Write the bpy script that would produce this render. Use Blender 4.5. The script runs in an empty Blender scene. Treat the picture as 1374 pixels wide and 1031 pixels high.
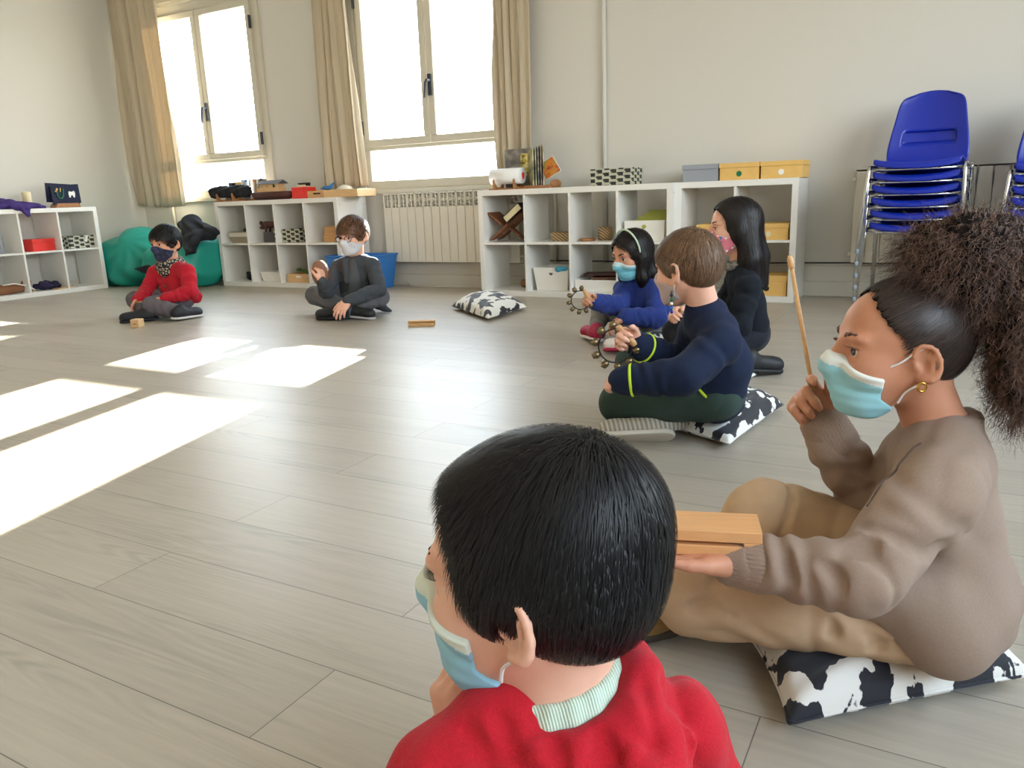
import bpy, bmesh, math, random
import numpy as np
from mathutils import Vector, Matrix
random.seed(7)
RNG = np.random.default_rng(11)
COL = bpy.context.scene.collection
PI = math.pi
SKY, EXPO = 9.0, 0.78

# ------------------------------------------------------------------ naming
def tag(o, label=None, cat=None, group=None, kind=None):
    if label: o['label'] = label
    if cat: o['category'] = cat
    if group: o['group'] = group
    if kind: o['kind'] = kind
    return o

def link(name, me, mats=(), parent=None):
    o = bpy.data.objects.new(name, me)
    for m in (mats if isinstance(mats, (list, tuple)) else [mats]):
        me.materials.append(m)
    COL.objects.link(o)
    if parent is not None:
        o.parent = parent
        o.matrix_parent_inverse = Matrix.Identity(4)
    return o

def thing(name, label, cat, loc=(0, 0, 0), rz=0.0, group=None):
    o = bpy.data.objects.new(name, None)
    o.empty_display_size = .05
    COL.objects.link(o)
    o.location = loc
    o.rotation_euler = (0, 0, rz)
    return tag(o, label, cat, group)

def copy_tree(o, parent=None):
    c = o.copy()
    COL.objects.link(c)
    c.parent = parent
    for ch in list(o.children):
        copy_tree(ch, c)
    return c

# ------------------------------------------------------------------ mesh collector
class MB:
    def __init__(s):
        s.bm = bmesh.new()
    def quadface(s, pts, mi=0):
        vs = [s.bm.verts.new(p) for p in pts]
        f = s.bm.faces.new(vs); f.material_index = mi
        return s
    def box(s, c, d, rz=0.0, mi=0, R=None):
        hx, hy, hz = d[0]/2, d[1]/2, d[2]/2
        M = R if R is not None else Matrix.Rotation(rz, 3, 'Z')
        vs = []
        for x in (-hx, hx):
            for y in (-hy, hy):
                for z in (-hz, hz):
                    vs.append(s.bm.verts.new(Vector(c) + M @ Vector((x, y, z))))
        for f in ((0,1,3,2),(4,6,7,5),(0,4,5,1),(2,3,7,6),(0,2,6,4),(1,5,7,3)):
            fc = s.bm.faces.new([vs[i] for i in f]); fc.material_index = mi
        return s
    def b2(s, lo, hi, mi=0):
        return s.box([(a+b)/2 for a, b in zip(lo, hi)], [abs(b-a) for a, b in zip(lo, hi)], mi=mi)
    def tube(s, pts, r, n=10, mi=0, cap=True, closed=False):
        pts = [Vector(p) for p in pts]
        rs = r if isinstance(r, (list, tuple)) else [r]*len(pts)
        rings = []
        N = len(pts)
        prev = None
        for i, p in enumerate(pts):
            if closed:
                t = pts[(i+1) % N] - pts[i-1]
            else:
                t = pts[min(i+1, N-1)] - pts[max(i-1, 0)]
            t.normalize()
            if prev is None:
                a = Vector((0, 0, 1)) if abs(t.z) < .9 else Vector((1, 0, 0))
                u = t.cross(a).normalized()
            else:
                u = (prev - t*prev.dot(t)).normalized()
            prev = u
            w = t.cross(u)
            rings.append([s.bm.verts.new(p + (u*math.cos(q) + w*math.sin(q))*rs[i]) for q in [2*PI*k/n for k in range(n)]])
        for i in range(N if closed else N-1):
            A, B = rings[i], rings[(i+1) % N]
            for k in range(n):
                f = s.bm.faces.new((A[k], A[(k+1) % n], B[(k+1) % n], B[k])); f.material_index = mi
        if cap and not closed:
            f = s.bm.faces.new(rings[0][::-1]); f.material_index = mi
            f = s.bm.faces.new(rings[-1]); f.material_index = mi
        return s
    def lathe(s, c, prof, n=24, mi=0, R=None, cap=True):
        M = R if R is not None else Matrix.Identity(3)
        rings = []
        for (r, z) in prof:
            rings.append([s.bm.verts.new(Vector(c) + M @ Vector((r*math.cos(2*PI*k/n), r*math.sin(2*PI*k/n), z))) for k in range(n)])
        for A, B in zip(rings, rings[1:]):
            for k in range(n):
                f = s.bm.faces.new((A[k], A[(k+1) % n], B[(k+1) % n], B[k])); f.material_index = mi
        if cap:
            f = s.bm.faces.new(rings[0][::-1]); f.material_index = mi
            f = s.bm.faces.new(rings[-1]); f.material_index = mi
        return s
    def prism(s, poly, axis_fn, mi=0):
        """poly: list of (u,v); axis_fn(u,v,w) with w 0/1 -> world point"""
        A = [s.bm.verts.new(axis_fn(u, v, 0)) for u, v in poly]
        B = [s.bm.verts.new(axis_fn(u, v, 1)) for u, v in poly]
        n = len(poly)
        s.bm.faces.new(A[::-1]).material_index = mi
        s.bm.faces.new(B).material_index = mi
        for i in range(n):
            s.bm.faces.new((A[i], A[(i+1) % n], B[(i+1) % n], B[i])).material_index = mi
        return s
    def build(s, name, mats, parent=None, bevel=0.0, smooth=False, seg=2, subsurf=0):
        bmesh.ops.recalc_face_normals(s.bm, faces=s.bm.faces)
        me = bpy.data.meshes.new(name)
        s.bm.to_mesh(me); s.bm.free()
        if smooth:
            me.polygons.foreach_set('use_smooth', [True]*len(me.polygons))
        o = link(name, me, mats, parent)
        if bevel:
            m = o.modifiers.new('bevel', 'BEVEL'); m.width = bevel; m.segments = seg; m.limit_method = 'ANGLE'; m.angle_limit = .6
        if subsurf:
            m = o.modifiers.new('sub', 'SUBSURF'); m.levels = subsurf; m.render_levels = subsurf
        return o

# ------------------------------------------------------------------ materials
def newmat(name):
    m = bpy.data.materials.new(name); m.use_nodes = True
    nt = m.node_tree
    b = nt.nodes['Principled BSDF']
    return m, nt, b
def setb(b, **kw):
    names = dict(rough='Roughness', metal='Metallic', spec='Specular IOR Level', sheen='Sheen Weight', sss='Subsurface Weight',
                 trans='Transmission Weight', coat='Coat Weight', alpha='Alpha', ior='IOR', sheenr='Sheen Roughness')
    for k, v in kw.items():
        b.inputs[names[k]].default_value = v
def srgb(r, g, b):
    f = lambda c: (c/255/12.92) if c/255 <= .04045 else ((c/255+.055)/1.055)**2.4
    return (f(r), f(g), f(b), 1)
def add_noise_bump(nt, b, scale, strength, dist=.001, detail=4, stretch=None, coord='Object'):
    tc = nt.nodes.new('ShaderNodeTexCoord'); n = nt.nodes.new('ShaderNodeTexNoise'); bp = nt.nodes.new('ShaderNodeBump')
    n.inputs['Scale'].default_value = scale; n.inputs['Detail'].default_value = detail
    src = tc.outputs[coord]
    if stretch:
        mp = nt.nodes.new('ShaderNodeMapping'); mp.inputs['Scale'].default_value = stretch
        nt.links.new(src, mp.inputs[0]); src = mp.outputs[0]
    nt.links.new(src, n.inputs['Vector'])
    bp.inputs['Strength'].default_value = strength; bp.inputs['Distance'].default_value = dist
    nt.links.new(n.outputs['Fac'], bp.inputs['Height']); nt.links.new(bp.outputs[0], b.inputs['Normal'])
    return n, bp, src
def mat(name, rgb, rough=.5, bump=None, vary=0.0, vscale=40, stretch=None, **kw):
    m, nt, b = newmat(name)
    c = srgb(*rgb)
    b.inputs['Base Color'].default_value = c
    setb(b, rough=rough, **kw)
    src = None
    if bump:
        n, bp, src = add_noise_bump(nt, b, bump[0], bump[1], bump[2] if len(bump) > 2 else .001, stretch=stretch)
    if vary:
        tc = nt.nodes.new('ShaderNodeTexCoord'); n2 = nt.nodes.new('ShaderNodeTexNoise')
        n2.inputs['Scale'].default_value = vscale; n2.inputs['Detail'].default_value = 6
        s2 = tc.outputs['Object']
        if stretch:
            mp = nt.nodes.new('ShaderNodeMapping'); mp.inputs['Scale'].default_value = stretch
            nt.links.new(s2, mp.inputs[0]); s2 = mp.outputs[0]
        nt.links.new(s2, n2.inputs['Vector'])
        r = nt.nodes.new('ShaderNodeValToRGB')
        r.color_ramp.elements[0].position = .3; r.color_ramp.elements[1].position = .7
        r.color_ramp.elements[0].color = [c[i]*(1-vary) for i in range(3)]+[1]
        r.color_ramp.elements[1].color = [min(1, c[i]*(1+vary)) for i in range(3)]+[1]
        nt.links.new(n2.outputs['Fac'], r.inputs['Fac']); nt.links.new(r.outputs[0], b.inputs['Base Color'])
    return m

# ------------------------------------------------------------------ signed distance toolkit
def V(*a): return np.array(a if len(a) > 1 else a[0], dtype=float)
def unit(v):
    v = np.asarray(v, float); return v/np.linalg.norm(v)

class SD:
    """smooth union of soft primitives, evaluated in blocks and meshed by surface nets"""
    def __init__(s):
        s.p = []          # (op, fn, lo, hi, k)
        s.disp = []
    def _add(s, op, fn, lo, hi, k):
        s.p.append((op, fn, np.asarray(lo, float), np.asarray(hi, float), k)); return s
    def cone(s, a, b, ra, rb, k=.012, op='u', ring=None):
        a = V(a); b = V(b); ba = b-a; L2 = max(ba@ba, 1e-12)
        def fn(P):
            pa = P-a
            h = np.clip(pa@ba/L2, 0, 1)
            q = pa - h[:, None]*ba
            r = ra+(rb-ra)*h
            if ring:
                amp, n, ph = ring
                r = r + amp*np.sin(2*PI*n*h+ph+1.6*np.sin(P[:, 0]*37+P[:, 2]*51+ph*2)+.9*np.sin(P[:, 1]*63-P[:, 2]*29))*np.minimum(1, 6*h*(1.02-h))
            return np.sqrt((q*q).sum(1)) - r
        m = max(ra, rb) + (abs(ring[0]) if ring else 0)
        return s._add(op, fn, np.minimum(a, b)-m, np.maximum(a, b)+m, k)
    def ell(s, c, r, R=None, k=.012, op='u'):
        c = V(c); r = V(r)
        Rm = np.eye(3) if R is None else np.asarray(R, float)   # columns = axes
        def fn(P):
            q = (P-c)@Rm
            k0 = np.sqrt(((q/r)**2).sum(1)); k1 = np.sqrt(((q/(r*r))**2).sum(1))
            return k0*(k0-1)/np.maximum(k1, 1e-6)
        e = np.abs(Rm)@r
        return s._add(op, fn, c-e, c+e, k)
    def box(s, c, h, R=None, rad=.005, k=.004, op='u'):
        c = V(c); h = V(h)-rad
        Rm = np.eye(3) if R is None else np.asarray(R, float)
        def fn(P):
            q = np.abs((P-c)@Rm)-h
            return np.sqrt((np.maximum(q, 0)**2).sum(1))+np.minimum(q.max(1), 0)-rad
        e = np.abs(Rm)@(h+rad)
        return s._add(op, fn, c-e, c+e, k)
    def func(s, fn, lo, hi, k=.004, op='i'):
        return s._add(op, fn, lo, hi, k)
    def chain(s, pts, rs, k=.006, op='u'):
        for i in range(len(pts)-1):
            s.cone(pts[i], pts[i+1], rs[i], rs[i+1], k, op)
        return s
    def ev(s, P, lo=None, hi=None):
        d = np.full(len(P), .5)
        for op, fn, a, b, k in s.p:
            if op in 'us' and lo is not None:
                m = k+.01
                if (a-m > hi).any() or (b+m < lo).any(): continue
            e = fn(P)
            if op == 'd':
                d = d+e
            elif op == 'u':
                h = np.maximum(k-np.abs(d-e), 0)/k; d = np.minimum(d, e)-h*h*k*.25
            else:
                if op == 's': e = -e
                h = np.maximum(k-np.abs(d-e), 0)/k; d = np.maximum(d, e)+h*h*k*.25
        for f in s.disp:
            d = d+f(P)
        return d
    def bounds(s):
        lo = np.min([q[2] for q in s.p if q[0] == 'u'], 0); hi = np.max([q[3] for q in s.p if q[0] == 'u'], 0)
        return lo, hi
    def grad(s, P, e=.002):
        t = np.array([[1,-1,-1],[-1,-1,1],[-1,1,-1],[1,1,1]], float)
        g = sum(t[i]*s.ev(P+e*t[i])[:, None] for i in range(4))
        return g/np.maximum(np.linalg.norm(g, axis=1, keepdims=True), 1e-9)
    def mesh(s, h):
        lo, hi = s.bounds(); lo = lo-3*h; hi = hi+3*h
        B = 10
        nb = np.ceil((hi-lo)/(h*B)).astype(int)
        n = nb*B+1
        G = np.full(tuple(n), .5, np.float32)
        bc = np.stack(np.meshgrid(*[np.arange(q) for q in nb], indexing='ij'), -1).reshape(-1, 3)
        cen = lo+(bc+.5)*B*h
        dc = s.ev(cen)
        half = B*h*.866
        act = np.abs(dc) < half*1.35+.012
        for (i, j, k), dd in zip(bc[~act], dc[~act]):
            if dd < 0: G[i*B:(i+1)*B+1, j*B:(j+1)*B+1, k*B:(k+1)*B+1] = -.5
        ax = np.arange(B+1)*h
        loc = np.stack(np.meshgrid(ax, ax, ax, indexing='ij'), -1).reshape(-1, 3)
        for i, j, k in bc[act]:
            o = lo+np.array([i, j, k])*B*h
            G[i*B:(i+1)*B+1, j*B:(j+1)*B+1, k*B:(k+1)*B+1] = s.ev(loc+o, o, o+B*h).reshape(B+1, B+1, B+1)
        return surface_nets(G, lo, h)

def surface_nets(G, lo, h):
    I = G < 0
    c = [I[i:I.shape[0]-1+i, j:I.shape[1]-1+j, k:I.shape[2]-1+k] for i in (0, 1) for j in (0, 1) for k in (0, 1)]
    al = c[0].copy(); an = c[0].copy()
    for q in c[1:]:
        al &= q; an |= q
    cells = np.argwhere(an & ~al)
    idx = np.full(tuple(np.array(I.shape)-1), -1, np.int32)
    idx[tuple(cells.T)] = np.arange(len(cells))
    val = {}
    offs = [(i, j, k) for i in (0, 1) for j in (0, 1) for k in (0, 1)]
    for o in offs: val[o] = G[cells[:, 0]+o[0], cells[:, 1]+o[1], cells[:, 2]+o[2]].astype(float)
    acc = np.zeros((len(cells), 3)); cnt = np.zeros(len(cells))
    for o in offs:
        for a in range(3):
            if o[a] == 0:
                q = list(o); q[a] = 1; q = tuple(q)
                va, vb = val[o], val[q]
                m = (va < 0) != (vb < 0)
                t = np.where(m, va/np.where(m, va-vb, 1), 0)
                pt = np.tile(np.array(o, float), (len(cells), 1)); pt[:, a] = t
                acc += pt*m[:, None]; cnt += m
    verts = lo+h*(cells+acc/cnt[:, None])
    faces = []
    for a in range(3):
        b, d = (a+1) % 3, (a+2) % 3
        sl0 = [slice(None)]*3; sl1 = [slice(None)]*3
        sl0[a] = slice(0, -1); sl1[a] = slice(1, None)
        A = I[tuple(sl0)]; C = I[tuple(sl1)]
        E = np.argwhere(A != C)
        E = E[(E[:, b] > 0) & (E[:, d] > 0) & (E[:, b] < I.shape[b]-1) & (E[:, d] < I.shape[d]-1)]
        if not len(E): continue
        s = A[tuple(E.T)]
        def g(db, dd):
            q = E.copy(); q[:, b] += db; q[:, d] += dd
            return idx[tuple(q.T)]
        f = np.stack([g(-1, -1), g(0, -1), g(0, 0), g(-1, 0)], 1)
        f[~s] = f[~s][:, ::-1]
        faces.append(f)
    faces = np.concatenate(faces)
    faces = faces[(faces >= 0).all(1)]
    return verts, faces

def np_mesh(name, verts, faces, mats, parent=None, smooth=True, mi=None, origin=None):
    me = bpy.data.meshes.new(name)
    verts = np.asarray(verts, np.float32)
    if origin is not None: verts = verts-np.asarray(origin, np.float32)
    k = faces.shape[1]
    me.vertices.add(len(verts)); me.loops.add(len(faces)*k); me.polygons.add(len(faces))
    me.vertices.foreach_set('co', verts.ravel())
    me.loops.foreach_set('vertex_index', faces.astype(np.int32).ravel())
    me.polygons.foreach_set('loop_start', np.arange(0, len(faces)*k, k, dtype=np.int32))
    if mi is not None: me.polygons.foreach_set('material_index', np.asarray(mi, np.int32))
    me.polygons.foreach_set('use_smooth', np.full(len(faces), smooth))
    me.update(calc_edges=True)
    o = link(name, me, mats, parent)
    if origin is not None and parent is None: o.location = origin
    return o

def relax(v, f, n=1, lam=.5):
    for _ in range(n):
        acc = np.zeros_like(v); cnt = np.zeros(len(v))
        for a in range(4):
            i, j = f[:, a], f[:, (a+1) % 4]
            for x, y in ((i, j), (j, i)):
                for d in range(3):
                    acc[:, d] += np.bincount(x, weights=v[y, d], minlength=len(v))
                cnt += np.bincount(x, minlength=len(v))
        v = v+lam*(acc/np.maximum(cnt, 1)[:, None]-v)
    return v

def sd_obj(name, S, h, mats, parent=None, mifn=None, origin=None, sm=1):
    v, f = S.mesh(h)
    if sm: v = relax(v, f, sm)
    mi = None
    if mifn is not None: mi = mifn(v[f].mean(1))
    return np_mesh(name, v, f, mats, parent, True, mi, origin)

def strands(name, S, roots, dirfn, length, steps, width, matl, parent, lift=(.0008, .003), jitter=.25, curl=None, origin=None, seed=1, follow=True, h0=None):
    """ribbons that grow from roots over the surface of S along dirfn(P, N)"""
    rg = np.random.default_rng(seed)
    N = len(roots); P = roots.copy()
    L = length*rg.uniform(.6, 1.15, N) if np.isscalar(length) else length
    seg = (L/steps)[:, None]
    lf = rg.uniform(lift[0], lift[1], N)
    jit = rg.normal(0, jitter, (N, 3))
    pts = []; nor = []
    ph = rg.uniform(0, 2*PI, N)
    for i in range(steps+1):
        n = S.grad(P)
        if follow:
            d = S.ev(P)
            P = P-n*(d-lf*(1 if i else .2))[:, None]
        t = dirfn(P, n)+jit
        t = t-n*(t*n).sum(1, keepdims=True)*(1 if follow else 0)
        t /= np.maximum(np.linalg.norm(t, axis=1, keepdims=True), 1e-6)
        if curl:
            r, turns = curl
            a = ph+2*PI*turns*i/steps
            w = np.cross(t, n)
            rr = r*min(1, i/2)
            pts.append(P+n*(rr*(1+np.cos(a)))[:, None]+w*(rr*np.sin(a))[:, None])
        else:
            pts.append(P.copy())
        nor.append(np.cross(n, t))
        P = P+t*seg
    W = []
    for i in range(steps+1):
        w = width*(1-.85*(i/steps)**2)*(.5 if i == 0 else 1)
        W.append(w)
    vs = np.zeros((N, (steps+1)*2, 3))
    for i in range(steps+1):
        vs[:, 2*i] = pts[i]-nor[i]*W[i]*.5; vs[:, 2*i+1] = pts[i]+nor[i]*W[i]*.5
    base = np.arange(N)[:, None]*(2*(steps+1))
    fs = np.concatenate([base+np.array([2*i, 2*i+1, 2*i+3, 2*i+2]) for i in range(steps)])
    o = np_mesh(name, vs.reshape(-1, 3), fs, strand_mat(matl), parent, True, None, origin)
    at = o.data.attributes.new('shade', 'FLOAT', 'POINT')
    at.data.foreach_set('value', np.repeat(rg.lognormal(0, .42, N), 2*(steps+1)).astype(np.float32))
    return o
STRAND = {}
def strand_mat(m):
    """the same hair colour, a little different from lock to lock"""
    if m.name in STRAND: return STRAND[m.name]
    c = srgb(*m['rgb']); n_, nt, b = newmat(m.name+'_locks')
    a = nt.nodes.new('ShaderNodeAttribute'); a.attribute_name = 'shade'
    s_ = nt.nodes.new('ShaderNodeVectorMath'); s_.operation = 'SCALE'; s_.inputs[0].default_value = c[:3]
    nt.links.new(a.outputs['Fac'], s_.inputs['Scale']); nt.links.new(s_.outputs[0], b.inputs['Base Color'])
    o = m.node_tree.nodes['Principled BSDF']
    setb(b, rough=o.inputs['Roughness'].default_value, spec=o.inputs['Specular IOR Level'].default_value)
    STRAND[m.name] = n_
    return n_
def surf_points(v, f, n, rg, keep=None):
    c = v[f].mean(1)
    if keep is not None:
        m = keep(c); c = c[m]
    i = rg.integers(0, len(c), n)
    return c[i]+rg.normal(0, .0008, (n, 3))

# =================================================================== materials
def floor_material():
    m, nt, b = newmat('vinyl_planks')
    N = nt.nodes; Lk = nt.links
    tc = N.new('ShaderNodeTexCoord')
    mp = N.new('ShaderNodeMapping'); mp.inputs['Location'].default_value = (-1.62+12, 4.385+20*.1715, 0)
    Lk.new(tc.outputs['Object'], mp.inputs[0])
    br = N.new('ShaderNodeTexBrick')
    br.offset = .5; br.offset_frequency = 2; br.squash = 1
    br.inputs['Scale'].default_value = 1; br.inputs['Brick Width'].default_value = 1.2; br.inputs['Row Height'].default_value = .1715
    br.inputs['Mortar Size'].default_value = .0009; br.inputs['Mortar Smooth'].default_value = .2; br.inputs['Bias'].default_value = 0
    br.inputs['Color1'].default_value = srgb(180, 170, 154); br.inputs['Color2'].default_value = srgb(170, 160, 145); br.inputs['Mortar'].default_value = srgb(104, 98, 90)
    Lk.new(mp.outputs[0], br.inputs['Vector'])
    # a value per plank shifts the grain
    br2 = N.new('ShaderNodeTexBrick')
    br2.offset = .5; br2.offset_frequency = 2
    for k in ('Scale', 'Brick Width', 'Row Height'): br2.inputs[k].default_value = br.inputs[k].default_value
    br2.inputs['Mortar Size'].default_value = 0
    br2.inputs['Color1'].default_value = (0, 0, 0, 1); br2.inputs['Color2'].default_value = (1, 1, 1, 1)
    Lk.new(mp.outputs[0], br2.inputs['Vector'])
    sc = N.new('ShaderNodeVectorMath'); sc.operation = 'SCALE'; sc.inputs['Scale'].default_value = 7
    Lk.new(br2.outputs['Color'], sc.inputs[0])
    ad = N.new('ShaderNodeVectorMath'); ad.operation = 'ADD'
    Lk.new(tc.outputs['Object'], ad.inputs[0]); Lk.new(sc.outputs[0], ad.inputs[1])
    m2 = N.new('ShaderNodeMapping'); m2.inputs['Scale'].default_value = (1.6, 34, 1)
    Lk.new(ad.outputs[0], m2.inputs[0])
    n1 = N.new('ShaderNodeTexNoise'); n1.inputs['Scale'].default_value = 2.4; n1.inputs['Detail'].default_value = 9; n1.inputs['Roughness'].default_value = .65
    Lk.new(m2.outputs[0], n1.inputs['Vector'])
    # cathedral figure
    m3 = N.new('ShaderNodeMapping'); m3.inputs['Scale'].default_value = (.75, 7.5, 1)
    Lk.new(ad.outputs[0], m3.inputs[0])
    n2 = N.new('ShaderNodeTexNoise'); n2.inputs['Scale'].default_value = 1.2; n2.inputs['Detail'].default_value = 1.5
    Lk.new(m3.outputs[0], n2.inputs['Vector'])
    mu = N.new('ShaderNodeMath'); mu.operation = 'MULTIPLY'; mu.inputs[1].default_value = 26
    Lk.new(n2.outputs['Fac'], mu.inputs[0])
    fr = N.new('ShaderNodeMath'); fr.operation = 'SINE'
    mu2 = N.new('ShaderNodeMath'); mu2.operation = 'MULTIPLY'; mu2.inputs[1].default_value = 6.283
    Lk.new(mu.outputs[0], mu2.inputs[0]); Lk.new(mu2.outputs[0], fr.inputs[0])
    mr = N.new('ShaderNodeMapRange'); mr.inputs['From Min'].default_value = -1; mr.inputs['To Min'].default_value = .0; mr.inputs['To Max'].default_value = .16
    Lk.new(fr.outputs[0], mr.inputs['Value'])
    n3 = N.new('ShaderNodeTexNoise'); n3.inputs['Scale'].default_value = 1.1; n3.inputs['Detail'].default_value = 2
    Lk.new(m3.outputs[0], n3.inputs['Vector'])
    r3 = N.new('ShaderNodeMapRange'); r3.inputs['From Min'].default_value = .5; r3.inputs['From Max'].default_value = .66
    Lk.new(n3.outputs['Fac'], r3.inputs['Value'])
    mm = N.new('ShaderNodeMath'); mm.operation = 'MULTIPLY'
    Lk.new(mr.outputs[0], mm.inputs[0]); Lk.new(r3.outputs[0], mm.inputs[1])
    r1 = N.new('ShaderNodeMapRange'); r1.inputs['From Min'].default_value = .3; r1.inputs['From Max'].default_value = .72; r1.inputs['To Min'].default_value = .87; r1.inputs['To Max'].default_value = 1.06
    Lk.new(n1.outputs['Fac'], r1.inputs['Value'])
    sb = N.new('ShaderNodeMath'); sb.operation = 'SUBTRACT'
    Lk.new(r1.outputs[0], sb.inputs[0]); Lk.new(mm.outputs[0], sb.inputs[1])
    mx = N.new('ShaderNodeVectorMath'); mx.operation = 'SCALE'
    Lk.new(br.outputs['Color'], mx.inputs[0]); Lk.new(sb.outputs[0], mx.inputs['Scale'])
    Lk.new(mx.outputs[0], b.inputs['Base Color'])
    rr = N.new('ShaderNodeMapRange'); rr.inputs['To Min'].default_value = .3; rr.inputs['To Max'].default_value = .44
    Lk.new(n1.outputs['Fac'], rr.inputs['Value']); Lk.new(rr.outputs[0], b.inputs['Roughness'])
    bp = N.new('ShaderNodeBump'); bp.inputs['Strength'].default_value = .12; bp.inputs['Distance'].default_value = .001
    Lk.new(sb.outputs[0], bp.inputs['Height']); Lk.new(bp.outputs[0], b.inputs['Normal'])
    setb(b, spec=.45)
    return m

def zigzag_material(name, dark, light, sx=.034, sz=.026):
    m, nt, b = newmat(name); N = nt.nodes; Lk = nt.links
    tc = N.new('ShaderNodeTexCoord'); sp = N.new('ShaderNodeSeparateXYZ'); Lk.new(tc.outputs['Object'], sp.inputs[0])
    def M(op, a, bb=None):
        n = N.new('ShaderNodeMath'); n.operation = op
        for i, v in enumerate((a, bb)):
            if v is None: continue
            if isinstance(v, (int, float)): n.inputs[i].default_value = v
            else: Lk.new(v, n.inputs[i])
        return n.outputs[0]
    u = M('ADD', M('ADD', sp.outputs['X'], sp.outputs['Y']), 10.0)
    st = M('FLOOR', M('DIVIDE', u, sx))
    fu = M('FRACT', M('DIVIDE', u, sx))
    z = M('ADD', M('DIVIDE', M('ADD', sp.outputs['Z'], 5.0), sz), M('MULTIPLY', st, .5))
    fz = M('FRACT', z)
    horiz = M('GREATER_THAN', fz, .6)
    z2 = M('FRACT', M('ADD', z, .25))
    vert = M('MULTIPLY', M('GREATER_THAN', fu, .7), M('GREATER_THAN', z2, .3))
    f = M('MAXIMUM', M('MULTIPLY', horiz, M('LESS_THAN', fu, .85)), vert)
    mix = N.new('ShaderNodeMix'); mix.data_type = 'RGBA'
    mix.inputs[6].default_value = srgb(*dark); mix.inputs[7].default_value = srgb(*light)
    Lk.new(f, mix.inputs[0]); Lk.new(mix.outputs[2], b.inputs['Base Color']); setb(b, rough=.7)
    return m

def brush_material(name, off=0.0, scale=9, thr=.5):
    """white cotton with broad black paint marks"""
    m, nt, b = newmat(name); N = nt.nodes; Lk = nt.links
    tc = N.new('ShaderNodeTexCoord'); mp = N.new('ShaderNodeMapping'); mp.inputs['Location'].default_value = (off, off*.7, 0); mp.inputs['Rotation'].default_value = (0, 0, off)
    mp.inputs['Scale'].default_value = (1.25, .8, .8)
    Lk.new(tc.outputs['Object'], mp.inputs[0])
    nd = N.new('ShaderNodeTexNoise'); nd.inputs['Scale'].default_value = 16; nd.inputs['Detail'].default_value = 2; Lk.new(mp.outputs[0], nd.inputs['Vector'])
    mixv = N.new('ShaderNodeMix'); mixv.data_type = 'RGBA'; mixv.inputs[0].default_value = .06
    Lk.new(mp.outputs[0], mixv.inputs[6]); Lk.new(nd.outputs['Color'], mixv.inputs[7])
    n = N.new('ShaderNodeTexNoise'); n.inputs['Scale'].default_value = scale; n.inputs['Detail'].default_value = 2.0; n.inputs['Roughness'].default_value = .35
    Lk.new(mixv.outputs[2], n.inputs['Vector'])
    n2 = N.new('ShaderNodeTexNoise'); n2.inputs['Scale'].default_value = 130; n2.inputs['Detail'].default_value = 2; Lk.new(mp.outputs[0], n2.inputs['Vector'])
    ms = N.new('ShaderNodeMath'); ms.operation = 'MULTIPLY_ADD'; ms.inputs[1].default_value = .07; Lk.new(n2.outputs['Fac'], ms.inputs[0]); Lk.new(n.outputs['Fac'], ms.inputs[2])
    r = N.new('ShaderNodeValToRGB'); r.color_ramp.elements[0].position = thr+.028; r.color_ramp.elements[1].position = thr+.036
    r.color_ramp.elements[0].color = srgb(228, 224, 216); r.color_ramp.elements[1].color = srgb(26, 27, 36)
    Lk.new(ms.outputs[0], r.inputs['Fac']); Lk.new(r.outputs[0], b.inputs['Base Color'])
    bp = N.new('ShaderNodeBump'); bp.inputs['Strength'].default_value = .2; bp.inputs['Distance'].default_value = .001
    Lk.new(n2.outputs['Fac'], bp.inputs['Height']); Lk.new(bp.outputs[0], b.inputs['Normal'])
    setb(b, rough=.8, sheen=.2)
    return m

def glass_material():
    m = bpy.data.materials.new('window_glass'); m.use_nodes = True
    nt = m.node_tree; nt.nodes.clear()
    o = nt.nodes.new('ShaderNodeOutputMaterial'); t = nt.nodes.new('ShaderNodeBsdfTransparent'); g = nt.nodes.new('ShaderNodeBsdfGlossy')
    t.inputs[0].default_value = (.97, .985, .98, 1); g.inputs['Roughness'].default_value = .02
    lw = nt.nodes.new('ShaderNodeLayerWeight'); lw.inputs[0].default_value = .5
    pw = nt.nodes.new('ShaderNodeMath'); pw.operation = 'POWER'; pw.inputs[1].default_value = 5; nt.links.new(lw.outputs['Facing'], pw.inputs[0])
    fz = nt.nodes.new('ShaderNodeMath'); fz.operation = 'MULTIPLY_ADD'; fz.inputs[1].default_value = .9; fz.inputs[2].default_value = .04; nt.links.new(pw.outputs[0], fz.inputs[0])
    mx = nt.nodes.new('ShaderNodeMixShader')
    nt.links.new(fz.outputs[0], mx.inputs[0]); nt.links.new(t.outputs[0], mx.inputs[1]); nt.links.new(g.outputs[0], mx.inputs[2]); nt.links.new(mx.outputs[0], o.inputs[0])
    return m

def curtain_material():
    m = bpy.data.materials.new('curtain_linen'); m.use_nodes = True
    nt = m.node_tree; b = nt.nodes['Principled BSDF']; o = nt.nodes['Material Output']
    b.inputs['Base Color'].default_value = srgb(199, 186, 163); setb(b, rough=.9, sheen=.15)
    add_noise_bump(nt, b, 400, .25, .0006, stretch=(1, 1, .4))
    tr = nt.nodes.new('ShaderNodeBsdfTranslucent'); tr.inputs[0].default_value = srgb(212, 190, 150)
    mx = nt.nodes.new('ShaderNodeMixShader'); mx.inputs[0].default_value = .1
    nt.links.new(b.outputs[0], mx.inputs[1]); nt.links.new(tr.outputs[0], mx.inputs[2]); nt.links.new(mx.outputs[0], o.inputs[0])
    return m

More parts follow.
